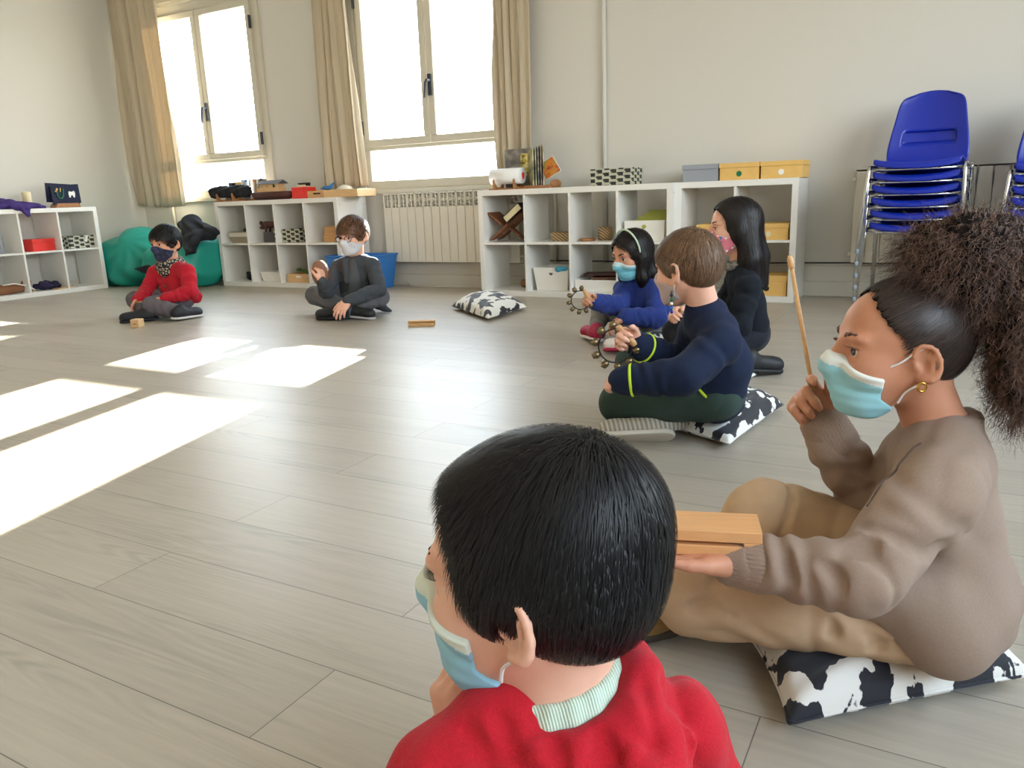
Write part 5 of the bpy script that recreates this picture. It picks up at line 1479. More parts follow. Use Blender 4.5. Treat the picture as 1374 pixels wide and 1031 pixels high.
    CT = [([(2.78, -4.167, 0.229), (2.793, -4.163, 0.215), (2.8, -4.187, 0.201)], .004), ([(2.782, -4.172, 0.205), (2.797, -4.192, 0.188), (2.801, -4.219, 0.166)], .005), ([(2.82, -4.207, 0.171), (2.847, -4.207, 0.158), (2.867, -4.198, 0.151)], .005),
          ([(2.736, -4.409, 0.21), (2.76, -4.392, 0.221), (2.795, -4.395, 0.227)], .005), ([(2.716, -4.406, 0.135), (2.745, -4.402, 0.129), (2.783, -4.394, 0.126)], .005), ([(2.894, -4.363, 0.139), (2.903, -4.364, 0.12), (2.899, -4.371, 0.101)], .006), ([(2.942, -4.341, 0.123), (2.96, -4.336, 0.104), (2.958, -4.343, 0.085)], .006), ([(2.977, -4.327, 0.103), (2.991, -4.323, 0.088)], .005)]
    o, S2, v, f = trousers(P, body, h, J, org, KH, creases=CT, th=.074, kn=.066, sk=.06, an=.05, vx=.0035, hipr=(.078, .078, .075), ring=.003, folds=[FOLD(.005, 38, -32, 38, 2.3), FOLD(.0024, 80, 60, -56, 1.2, 1)])
    TS = mat('tan_suede', (150, 122, 76), .8, bump=(400, .2)); DS = mat('dark_sole', (60, 50, 40), .7)
    shoe(P, body, J, org, 'R', TS, DS, r=.036, vx=.0035); shoe(P, body, J, org, 'L', TS, DS, r=.036, vx=.004)
    face_mask(h, body, org, SURG, vx=.0018)
    # gold hoop in the near ear
    e = [tuple(V(h.w(-.008, .085, -.038))+h.R@V(0, .0, 0)+h.k*(h.R[:, 0]*.0055*math.cos(a)+h.R[:, 2]*.0065*math.sin(a))) for a in np.linspace(0, 2*PI, 14)[:-1]]
    fix(MB().tube(e, .0017, 8, closed=True).build('earring', MT['gold'], body, smooth=True), org)
    # pulled back hair, then the curly tail
    hl_ = [(0, .088), (20, .086), (40, .07), (60, .042), (78, .026), (92, .018), (108, .006), (125, -.03), (150, -.06), (180, -.07)]
    S = hair_cap(h, hl_, .0028)
    knot = h.w(-.085, 0, .085)
    S.disp.append(lambda P_: .0009*np.sin(np.arctan2(h.loc(P_)[:, 2]-.085, h.loc(P_)[:, 0]+.085)*70))
    def fl(P_, n): return (V(knot)-P_)/np.maximum(np.linalg.norm(V(knot)-P_, axis=1, keepdims=True), 1e-4)
    hair_with_strands('hair', S, hair_mat('slicked_strands', (50, 38, 33), .42), body, org, h, 9000, .06, .0008, fl, vx=.0026, steps=7, lift=(.0006, .0026), jit=.07, seed=3, back=.001, msh=CURLDARK)
    C = SD()
    rg = np.random.default_rng(5)
    lobes = [((-.075, 0, .09), .05), ((-.06, .01, .13), .055), ((-.1, .0, .12), .06), ((-.15, .0, .1), .062), ((-.02, .01, .135), .035), ((-.16, .02, .05), .055), ((-.13, .025, .07), .05), ((-.15, .03, .0), .045), ((-.19, 0, .08), .05),
             ((-.2, .02, .02), .045), ((-.135, .035, -.035), .032), ((-.19, .02, -.03), .035), ((-.12, .04, .03), .035), ((-.145, .035, -.062), .02), ((-.21, 0, .12), .045), ((-.1, -.04, .1), .05), ((-.16, -.04, .06), .05)]
    for c, r in lobes: c = (c[0]*1.16-.004, c[1], c[2]*1.12); r *= 1.12; h.ell(C, c, (r, r, r), .02)
    C.disp.append(lambda P_: .005*np.sin(P_[:, 0]*150+2*np.sin(P_[:, 2]*90))*np.sin(P_[:, 1]*140+P_[:, 2]*60)*np.sin(P_[:, 2]*130))
    def fl2(P_, n):
        q = h.loc(P_)-np.array((-.1, 0, .1)); d = q@h.R.T; d /= np.maximum(np.linalg.norm(d, axis=1, keepdims=True), 1e-4); return d*.45+n*.3+V(0, 0, -.8)
    oc, v, f = child_sd('hair_ponytail', C, .0042, CURLDARK, body, org)
    roots = surf_points(v, f, 9500, rg)
    roots = roots-C.grad(roots)*.006
    strands('curly_strands', C, roots, fl2, .055, 20, .0013, CURLHAIR, oc, jitter=.22, curl=(.0042, 3.4), seed=9, follow=False).location = [-q for q in org]
    roots2 = surf_points(v, f, 500, rg)
    strands('loose_strands', C, roots2, lambda P_, n: n+V(0, 0, -.2), .035, 14, .0005, CURLHAIR, oc, jitter=.4, curl=(.004, 2.4), seed=12, follow=False).location = [-q for q in org]
    # baby hairs at the hairline
    return body, h, J, org
G1 = girl_brown()

cushion('large black and white brush patterned cushion under the child in the taupe sweater', [(2.7677, -4.2242, 0)[:2], (2.8602, -4.4121, 0)[:2], (3.1441, -4.1552, -0)[:2], (3.0363, -3.9785, 0)[:2]], .085, CM[0], 1, press=[(3.0, -4.2, .12, .03)])
wb_ = thing('wood_block', 'light wooden slit block held over the lap of the child in taupe', 'wood block', (2.739, -4.416, 0.265), math.atan2(.30, .95))
def held_block(t):
    L, W, Hh, s = .15, .062, .034, .005
    zc = -.016; z0 = Hh*.42
    b = MB(); b.b2((-L/2, -W/2, zc), (L/2, W/2, zc+z0)); b.b2((-L/2, -W/2, zc+z0+s), (L/2, W/2, zc+Hh)); b.b2((-L/2, W/2-.008, zc+z0), (L/2, W/2, zc+z0+s)); b.b2((L/2-.022, -W/2, zc+z0), (L/2, W/2-.008, zc+z0+s))
    b.build('block_body', mat('beech_wood', (218, 162, 108), .45, vary=.06, vscale=10, stretch=(1.5, 16, 16)), t, bevel=.0012)
held_block(wb_)
bt = thing('beater', 'thin wooden beater held upright by the child in taupe', 'beater', (2.824, -4.155, 0.438))
b0, b1 = V((2.83, -4.157, 0.419)), V((2.794, -4.155, 0.586)); c0 = V((2.824, -4.155, 0.438))
MB().tube([tuple(b0-(b1-b0)*.1-c0), tuple(b0-c0), tuple(b1-c0)], [.0034, .0034, .003], 10).build('stick', MT['wood'], bt, smooth=True)
dd = unit(b1-b0)
MB().tube([tuple(b1-c0-dd*.006), tuple(b1-c0), tuple(b1-c0+dd*.008), tuple(b1-c0+dd*.014)], [.003, .0046, .0046, .002], 10).build('beater_tip', MT['wood'], bt, smooth=True)

# ------------------------------------------------------------------ boy in the red hoodie (foreground)
def boy_front():
    P = dict(H=(2.705, -4.808, 0.385), yaw=-3.0172, pitch=-2, roll=0, hs=.985, g=.93, vox=.003, skin=SK_LIGHT,
        label='nearest child, seen from behind, short black hair and red fleece hoodie',
        neck=(2.728, -4.813, 0.281), pel=(2.7495, -4.8557, 0.09), chest=(2.738, -4.84, .19),
        shL=(2.663, -4.893, 0.23), shR=(2.809, -4.763, 0.233), elL=(2.616, -4.922, 0.135), elR=(2.873, -4.724, 0.072), wrL=(2.607, -4.796, 0.182), wrR=(2.77, -4.72, -0.046),
        kneeL=(2.4969, -4.7985, 0.1), kneeR=(2.751, -4.565, 0.1), ankL=(2.5934, -4.6437, 0.05), ankR=(2.599, -4.7558, 0.05), toeL=(2.6438, -4.5821, 0.05), toeR=(2.5292, -4.7672, 0.05), lat=tuple(unit(LV*.45+CV*.9)))
    P['kneeL'] = (2.5449, -4.8818, 0.09); P['kneeR'] = (2.6631, -4.7386, 0.09); P['ankL'] = (2.6042, -4.7644, 0.05); P['ankR'] = (2.559, -4.8089, 0.05); P['toeL'] = (2.6315, -4.7157, 0.04); P['toeR'] = (2.51, -4.8221, 0.04)
    hl = unit(V((2.607, -4.808, 0.244))-V(P['wrL']))
    P['handL'] = dict(d=hl, n=tuple(-CV*.5-LV*.6), t=tuple(-LV+CV*.2), c=(.9, 1.0, .6), th=(.4, .6), k=.9)
    P['handR'] = dict(d=tuple(LV-CV*.3), n=(0, 0, -1), t=tuple(-CV), c=(.4, .5, .4))
    body, h, J, org = person(P)
    add_eyes(h, body, look=.1); add_brows(h, body, BROW, .0028); [fix(c, org) for c in body.children]
    RD = cloth_mat('red_fleece', (184, 26, 40), .5, 700, .10, .8, vs=420)
    def ext(S, J):
        c = V((2.726, -4.811, 0.291)); T_ = []
        for an, rr, z in ((-40, .058, .012), (-12, .066, .024), (12, .074, .02), (38, .076, .006), (65, .072, -.004), (92, .07, -.01), (120, .07, -.018), (150, .07, -.03), (180, .068, -.038), (210, .06, -.04)):
            a = math.radians(an); T_.append(c+(-LV)*rr*math.cos(a)+CV*rr*math.sin(a)+UPV*(z-.01))
        S.chain(T_, [.012, .016, .018, .019, .018, .018, .018, .018, .016, .013], .006)
        # hood bag that hangs on the back, in soft lobes
        S.chain([c-LV*.055+CV*.085-UPV*.04, c-LV*.02+CV*.105-UPV*.055, c+LV*.03+CV*.1-UPV*.055, c+LV*.065+CV*.075-UPV*.045], [.026, .03, .03, .024], .008)
        S.chain([c-LV*.085+CV*.05-UPV*.025, c-LV*.06+CV*.1-UPV*.075], [.024, .03], .008)
        S.chain([c-LV*.005+CV*.088-UPV*.02, c+LV*.004+CV*.13-UPV*.07], [.008, .012], .004); S.chain([c+LV*.05+CV*.075-UPV*.02, c+LV*.035+CV*.12-UPV*.08], [.009, .014], .005)
        S.chain([c-LV*.05+CV*.078-UPV*.012, c-LV*.045+CV*.12-UPV*.06], [.008, .012], .004); S.chain([c+LV*.085+CV*.04-UPV*.03, c+LV*.07+CV*.09-UPV*.08], [.012, .018], .006)
    o, S, v, f = sweater(P, body, h, J, org, RD, up=.047, lo=.046, cuff=.034, torso=(.085, .095, .1), extra=ext, collar=0, neck_r=.033, creases=[([(2.709, -4.891, 0.313), (2.73, -4.905, 0.305), (2.749, -4.912, 0.285)], .005), ([(2.748, -4.881, 0.316), (2.761, -4.899, 0.308), (2.772, -4.91, 0.289)], .004), ([(2.803, -4.813, 0.321), (2.819, -4.831, 0.307), (2.828, -4.845, 0.28)], .005), ([(2.821, -4.784, 0.302), (2.844, -4.799, 0.287), (2.86, -4.821, 0.261)], .004), ([(2.679, -4.909, 0.307), (2.703, -4.921, 0.303), (2.717, -4.929, 0.289)], .005), ([(2.787, -4.87, 0.316), (2.798, -4.88, 0.301), (2.798, -4.896, 0.287)], .004)], vx=.0033, name='hoodie', folds=[FOLD(.005, 44, 36, 60, 2.6), FOLD(.0022, 100, -70, 90, 1.5, 2)])
    # mint collar of the shirt beneath
    MI = stripe_material('mint_rib', (206, 222, 202), (186, 204, 184), 2600, (.7, .7, .1), .8, .4)
    c = V((2.726, -4.809, 0.297)); Q = SD(); pts = [c-LV*.05*math.cos(t)+CV*.05*math.sin(t)+UPV*.012*math.cos(t) for t in np.linspace(0, 2*PI, 19)]
    Q.chain(pts, [.0065]*19, .004); Q.chain([p-UPV*.009+(p-c)*.06 for p in pts], [.008]*19, .004);
    child_sd('shirt_collar', Q, .0024, MI, body, org)
    trousers(P, body, h, J, org, cloth_mat('dark_jeans', (44, 52, 70)), vx=.006)
    face_mask(h, body, org, SURG2, vx=.0017)
    hl_ = [(0, .084), (25, .084), (40, .08), (52, .068), (64, .048), (73, .018), (80, -.01), (85, -.004), (90, .028), (106, .034), (118, .008), (130, -.035), (150, -.06), (180, -.075)]
    def ex(S, h): h.ell(S, (-.03, 0, .055), (.085, .072, .07), .012)
    S = hair_cap(h, hl_, .0105, ex)
    fl = flow_from_crown(h, (-.06, -.01, .125), .0, .45)
    hair_with_strands('hair', S, BLACKHAIR, body, org, h, 34000, lambda q: .042*np.where((q[:, 0] > .015), .4, 1)*RNG.uniform(.6, 1.15, len(q)), .0007, fl, vx=.0032, steps=7, lift=(.0005, .007), jit=.11, seed=4)
    return body, h, J
B1 = boy_front()

# ------------------------------------------------------------------ boy in the navy fleece
def boy_navy():
    P = dict(H=(2.382, -3.269, 0.49), yaw=2.8316, pitch=-6, roll=0, hs=.93, g=1.0, vox=.0038, skin=SK_LIGHT,
        label='child in a navy fleece with lime piping, shaking bells on a cushion',
        neck=(2.433, -3.253, 0.36), chest=(2.458, -3.227, 0.232), pel=(2.4388, -3.2131, 0.145),
        shL=(2.495, -3.351, 0.303), shR=(2.389, -3.188, 0.297), elL=(2.433, -3.473, 0.243), elR=(2.359, -3.227, 0.216), wrL=(2.29, -3.511, 0.228), wrR=(2.281, -3.368, 0.293),
        kneeL=(2.1827, -3.2557, 0.095), kneeR=(2.1218, -2.975, 0.15), ankL=(2.3432, -3.2372, 0.055), ankR=(2.2912, -3.2891, 0.045), toeL=(2.388, -3.1232, 0.05), toeR=(2.1751, -3.3371, 0.04), lat=tuple(CV))
    hr = unit(V((2.242, -3.407, 0.316))-V(P['wrR'])+UPV*.005)
    P['handR'] = dict(d=tuple(hr), n=tuple(CV*.7-LV*.2-UPV*.2), t=tuple(UPV*.9+LV*.3), c=(1.0, 1.2, .8), th=(.5, .7), k=.95)
    P['handL'] = dict(d=tuple(unit(LV-UPV*.15)), n=tuple(-CV*.3-UPV), t=tuple(-CV), c=(.9, 1.0, .6), k=.55)
    P['soleupR'] = tuple(unit(UPV*.75-CV*.65))
    body, h, J, org = person(P)
    add_eyes(h, body); add_brows(h, body, BROWL); [fix(c, org) for c in body.children]
    NV = cloth_mat('navy_fleece', (24, 34, 58), .12, 800, .1, .4, vs=260); LIME = mat('lime_piping', (196, 226, 44), .6)
    def ext(S, J):
        S.cone(J['neck']+unit(h.c-J['neck'])*.0, J['neck']+unit(h.c-J['neck'])*.022, .054, .05, .02)
        S.cone(J['pel']+UPV*.02, J['pel']-LV*.02-UPV*.02, .088, .075, .02)
    o, S, v, f = sweater(P, body, h, J, org, NV, up=.051, lo=.047, cuff=.038, torso=(.092, .1, .105), extra=ext, collar=.01, name='fleece', vx=.0042, folds=[FOLD(.004, 24, 20, 34, 2.6), FOLD(.0018, 60, -40, 50, 1.5, 2)])
    for s in 'LR':
        wv = unit(J['wr'+s]-J['el'+s]); c = J['wr'+s]-wv*(.022 if s == 'L' else .02); u = unit(np.cross(wv, UPV)); w_ = np.cross(wv, u)
        fix(MB().tube([tuple(c+(u*math.cos(a)+w_*math.sin(a))*(.0395)) for a in np.linspace(0, 2*PI, 25)[:-1]], .004, 8, closed=True).build('lime_cuff_piping', LIME, o, smooth=True), org)
    # lime hem that follows the jacket edge over the hip
    pts = []
    for t in np.linspace(0, 1, 16):
        q = J['pel']+LV*(.10-.12*t)+CV*(.095+.03*math.sin(PI*t))+UPV*(.05-.10*t); gq = S.grad(q[None])[0]; q = q-gq*S.ev(q[None])[0]; pts.append(tuple(q))
    fix(MB().tube(pts, .0045, 8).build('lime_hem_piping', LIME, o, smooth=True), org)
    trousers(P, body, h, J, org, cloth_mat('dark_green_cotton', (52, 68, 62), .15, 1200, .04), th=.07, kn=.06, vx=.0042)
    KN = stripe_material('grey_knit', (196, 190, 178), (150, 144, 132), 420, (1, .6, .2), .85, .5)
    shoe(P, body, J, org, 'R', KN, mat('white_sole', (214, 208, 196), .7), r=.034); shoe(P, body, J, org, 'L', KN, None, r=.03)
    face_mask(h, body, org, [mat('mask_mauve', (178, 160, 160), .8)], 'cloth', vx=.0022)
    b = thing('mask_lanyard', 'beaded lanyard hanging from the mauve mask of the child in navy', 'lanyard', (2.387, -3.398, 0.439))
    o0 = V((2.387, -3.398, 0.439)); a_ = V(h.w(.014, .066, -.055)); b_ = a_-UPV*.055+CV*.008
    MB().tube([tuple(a_-o0), tuple((a_+b_)/2-o0+UPV*.004), tuple(b_-o0)], .0016, 6).build('cord', MT['black'], b)
    for i, t in enumerate((.2, .4, .6, .8, 1.0)):
        q = a_+(b_-a_)*t-o0; MB().lathe(tuple(q), [(max(.0002, .0045*math.sin(x)), .0045*math.cos(x)) for x in np.linspace(0, PI, 7)], 10).build('bead', [MT['black'], MT['green'], MT['white'], MT['binblue'], MT['blueplastic']][i], b, smooth=True)
    hl_ = [(0, .062), (25, .056), (45, .048), (60, .03), (76, .012), (86, -.004), (94, .018), (106, .022), (120, .0), (135, -.03), (155, -.05), (180, -.06)]
    S = hair_cap(h, hl_, .007)
    hair_with_strands('hair', S, BROWNHAIR, body, org, h, 15000, .03, .001, flow_from_crown(h, (-.06, 0, .12), .0, .4), vx=.004, steps=5, lift=(.0005, .005), jit=.16, seed=6)
    return J
N1 = boy_navy()
cushion('black and white brush patterned cushion under the child in navy', [(2.2785, -3.1841, -0)[:2], (2.5144, -3.2974, 0)[:2], (2.5731, -2.8368, 0)[:2], (2.3726, -2.7431, 0)[:2]], .095, CM[2], 3, press=[(N1['pel'][0], N1['pel'][1], .1, .03)])
bell_ring('jingle_bells', 'ring of bells held by the child in navy', (2.237, -3.426, 0.301), tuple(unit(-LV*.8+UPV*.62)), tuple(unit(UPV*.8+LV*.62)), .046, None, n=8, a0=38, a1=330)

# ------------------------------------------------------------------ girl with long black hair
def parted(h):
    def fl(P_, n):
        q = h.loc(P_); a = np.clip((q[:, 2:3]-.01)*14, 0, 1)
        return np.tile(V(0, 0, -1.), (len(P_), 1))*(1-.5*a)+h.R[:, 1]*np.tanh(q[:, 1:2]*90)*1.3*a-h.R[:, 0]*(.55*a+.05)
    return fl
def girl_long():
    P = dict(H=(2.249, -2.183, 0.548), yaw=-2.7020, pitch=-2, roll=0, hs=1.02, g=1.0, vox=.0042, skin=SK_LIGHT, ears=False,
        label='child in black with long straight hair and a pink patterned mask',
        neck=(2.281, -2.174, 0.389), chest=(2.296, -2.169, 0.246), pel=(2.3001, -2.135, 0.12),
        shL=(2.33, -2.27, 0.324), shR=(2.248, -2.084, 0.313), elL=(2.319, -2.339, 0.183), elR=(2.186, -2.225, 0.183), wrL=(2.216, -2.433, 0.136), wrR=(2.102, -2.355, 0.226),
        kneeL=(2.1422, -2.3983, 0.1), kneeR=(2.0111, -2.1711, 0.12), ankL=(2.3697, -2.3979, 0.06), ankR=(2.2363, -2.3644, 0.05), toeL=(2.4421, -2.3179, 0.045), toeR=(2.3029, -2.3405, 0.035), lat=tuple(CV))
    P['handR'] = dict(d=tuple(unit(V((2.058, -2.445, 0.246))-V(P['wrR']))), n=tuple(-UPV*.4+CV*.6), t=tuple(UPV*.8), c=(.9, 1.0, .6), th=(.5, .6), k=.95)
    P['handL'] = dict(d=tuple(LV-UPV*.2), n=(0, 0, -1), t=tuple(-CV), c=(.4, .5, .4))
    body, h, J, org = person(P)
    add_eyes(h, body); add_brows(h, body, BROW); [fix(c, org) for c in body.children]
    BK = cloth_mat('black_knit', (20, 24, 32), .15, 700, .08, .4)
    sweater(P, body, h, J, org, BK, up=.048, lo=.042, cuff=.033, torso=(.085, .09, .098), collar=.012)
    Q = SD(); nk = J['neck']; hd = unit(h.c-nk); u = unit(np.cross(hd, CV)); w_ = np.cross(hd, u)
    Q.chain([nk+hd*.02+(u*math.cos(t)+w_*math.sin(t))*.05 for t in np.linspace(0, 2*PI, 17)], [.016]*17, .01); Q.disp.append(FOLD(.003, 80, 60, 90))
    child_sd('neck_scarf', Q, .004, mat('patterned_scarf', (120, 116, 110), .9, vary=.8, vscale=90), body, org)
    trousers(P, body, h, J, org, cloth_mat('black_jeans', (34, 36, 44)), th=.064, kn=.052)
    DB = mat('black_boot', (20, 20, 22), .6, bump=(120, .5)); shoe(P, body, J, org, 'L', DB, DB, r=.036); shoe(P, body, J, org, 'R', DB, mat('white_rim_sole', (200, 204, 208), .6), r=.03)
    pk, nt, b = newmat('pink_pattern'); tc = nt.nodes.new('ShaderNodeTexCoord'); vo = nt.nodes.new('ShaderNodeTexVoronoi'); vo.inputs['Scale'].default_value = 62; nt.links.new(tc.outputs['Object'], vo.inputs['Vector'])
    lt = nt.nodes.new('ShaderNodeMath'); lt.operation = 'LESS_THAN'; lt.inputs[1].default_value = .3; nt.links.new(vo.outputs['Distance'], lt.inputs[0])
    ra = nt.nodes.new('ShaderNodeValToRGB'); ra.color_ramp.interpolation = 'CONSTANT'; ra.color_ramp.elements[0].color = srgb(230, 235, 240); ra.color_ramp.elements[1].position = .5; ra.color_ramp.elements[1].color = srgb(40, 60, 90)
    e = ra.color_ramp.elements.new(.75); e.color = srgb(50, 130, 190); sp = nt.nodes.new('ShaderNodeSeparateColor'); nt.links.new(vo.outputs['Color'], sp.inputs[0]); nt.links.new(sp.outputs[0], ra.inputs['Fac'])
    mx = nt.nodes.new('ShaderNodeMix'); mx.data_type = 'RGBA'; mx.inputs[6].default_value = srgb(226, 128, 146); nt.links.new(ra.outputs[0], mx.inputs[7]); nt.links.new(lt.outputs[0], mx.inputs[0]); nt.links.new(mx.outputs[2], b.inputs['Base Color']); setb(b, rough=.8)
    face_mask(h, body, org, [pk], 'cloth', vx=.0026)
    S = hair_cap(h, [(0, .078), (22, .074), (38, .066), (50, .045), (58, .015), (64, -.04), (70, -.12), (180, -.12)], .008, lambda S, h: [h.ell(S, (-.004, .066*g_, -.01), (.03, .026, .05), .012) for g_ in (1, -1)])
    # long fall down the back and over the near shoulder
    bk = -h.R[:, 0]; lf = h.R[:, 1]
    F = SD(); F.p = []
    def fall(S_):
        for dx, dy, bx, by, r0, r1 in ((-.04, .035, -.06, .05, .045, .038), (-.06, .0, -.09, .01, .048, .04), (-.055, -.035, -.075, -.04, .042, .036), (-.02, .05, -.03, .068, .024, .026), (-.045, .045, -.045, .066, .032, .034)):
            p0 = V(h.w(dx, dy, -.01)); p1 = V(h.w(bx, by, -.12)); p2 = p1-UPV*.10+bk*.012
            S_.cone(p0, p1, r0, r1, .015); S_.cone(p1, p2, r1, r1*.72, .015)
    fall(F); F.p = S.p+F.p
    def dis(P_): q = h.loc(P_); return .0022*np.sin(np.arctan2(q[:, 1], q[:, 0]+.03)*34+4*np.sin(q[:, 2]*12))
    fl = parted(h)
    hair_with_strands('hair', F, DARKHAIR, body, org, h, 7000, .1, .0016, fl, vx=.0045, steps=7, lift=(.0005, .004), jit=.05, seed=8, disp=dis)
    return J
L1 = girl_long()
cushion('black and white patterned cushion edge beside the black boot of the long haired child', [(2.1826, -2.3837, 0)[:2], (2.3879, -2.469, 0)[:2], (2.4267, -2.2959, 0)[:2], (2.2369, -2.0606, 0)[:2]], .05, CM[3], 5)

# ------------------------------------------------------------------ girl in the blue jumper
def girl_blue():
    P = dict(H=(1.703, -1.854, 0.415), yaw=-2.1230, pitch=-14, roll=0, hs=1.02, g=1.0, vox=.0042, skin=SK_TAN, ears=False,
        label='child in a royal blue jumper with a pale headband, shaking bells',
        neck=(1.733, -1.814, 0.286), chest=(1.746, -1.797, 0.192), pel=(1.7637, -1.7921, 0.11),
        shL=(1.827, -1.854, 0.247), shR=(1.649, -1.802, 0.244), elL=(1.851, -1.943, 0.136), elR=(1.664, -1.929, 0.182), wrL=(1.748, -2.054, 0.155), wrR=(1.608, -2.09, 0.223),
        kneeL=(1.7154, -1.9871, 0.1), kneeR=(1.5121, -1.7647, 0.14), ankL=(1.8215, -2.0993, 0.045), ankR=(1.5465, -1.9235, 0.05), toeL=(1.7212, -2.1331, 0.045), toeR=(1.4502, -1.828, 0.045), lat=tuple(unit(CV*.8-LV*.6)))
    P['handR'] = dict(d=tuple(unit(V((1.583, -2.167, 0.252))-V(P['wrR']))), n=tuple(unit(CV*.8-UPV*.3)), t=tuple(UPV), c=(1.0, 1.1, .7), th=(.5, .7), k=.95)
    P['handL'] = dict(d=tuple(LV+UPV*-.5), n=tuple(-UPV), t=tuple(-CV), c=(.5, .6, .4))
    P['soleupR'] = tuple(unit(UPV*.9-CV*.3)); P['soleupL'] = tuple(unit(UPV*.9-CV*.3))
    body, h, J, org = person(P)
    add_eyes(h, body); add_brows(h, body, BROW); [fix(c, org) for c in body.children]
    sweater(P, body, h, J, org, cloth_mat('royal_blue_fleece', (44, 62, 132), .4, 420, .16, .8, vs=160), up=.05, lo=.046, cuff=.038, torso=(.085, .092, .1), name='jumper')
    trousers(P, body, h, J, org, cloth_mat('grey_leggings', (128, 126, 124), .1), th=.068, kn=.054, an=.034, name='leggings')
    PK = [mat('raspberry_canvas', (168, 30, 66), .7), mat('white_trainer', (224, 214, 208), .6)]
    shoe(P, body, J, org, 'R', PK[0], PK[1], r=.034); shoe(P, body, J, org, 'L', PK[1], PK[0], r=.034)
    face_mask(h, body, org, SURG3, vx=.0026)
    S = hair_cap(h, [(0, .07), (22, .066), (40, .05), (54, .025), (62, -.03), (68, -.1), (180, -.12)], .009, lambda S, h: [h.ell(S, (-.004, .066*g_, -.01), (.03, .026, .05), .012) for g_ in (1, -1)])
    bk = -h.R[:, 0]
    for dx, dy, bx, by, r0, r1 in ((-.03, .05, -.04, .06, .035, .034), (-.06, .0, -.08, .0, .045, .04), (-.03, -.05, -.03, -.058, .035, .03), (.01, .062, .02, .068, .022, .024), (.015, -.062, .03, -.064, .018, .018)):
        p0 = V(h.w(dx, dy, -.01)); p1 = V(h.w(bx, by, -.1)); S.p.append(None); S.p.pop()
        S.cone(p0, p1, r0, r1, .02); S.cone(p1, p1-UPV*.03, r1, r1*.6, .02)
    dis = lambda P_: .002*np.sin(np.arctan2(h.loc(P_)[:, 1], h.loc(P_)[:, 0]+.03)*30+3*np.sin(h.loc(P_)[:, 2]*14))
    fl = parted(h)
    hair_with_strands('hair', S, DARKHAIR, body, org, h, 4500, .07, .0018, fl, vx=.0045, steps=6, lift=(.0005, .004), jit=.06, seed=10, disp=dis)
    pts = [tuple(h.w(.018, .0885*math.cos(a)*.99, .03+.094*math.sin(a))) for a in np.linspace(-.1, PI+.1, 24)]
    b = MB().tube(pts, .0045, 8).build('headband', mat('pale_green_band', (190, 208, 184), .7), body, smooth=True); fix(b, org)
    return J
K1 = girl_blue()
cushion('black and white patterned cushion under the child in blue', [(1.6791, -1.9209, 0)[:2], (1.8712, -2.0825, 0)[:2], (1.9204, -1.7626, 0)[:2], (1.677, -1.4835, -0)[:2]], .07, CM[4], 7)
bell_ring('jingle_bells', 'ring of bells held by the child in blue', (1.583, -2.182, 0.241), tuple(unit(-LV*.75+UPV*.4)), tuple(unit(UPV*.8+LV*.4)), .042, None, n=8, a0=35, a1=325)

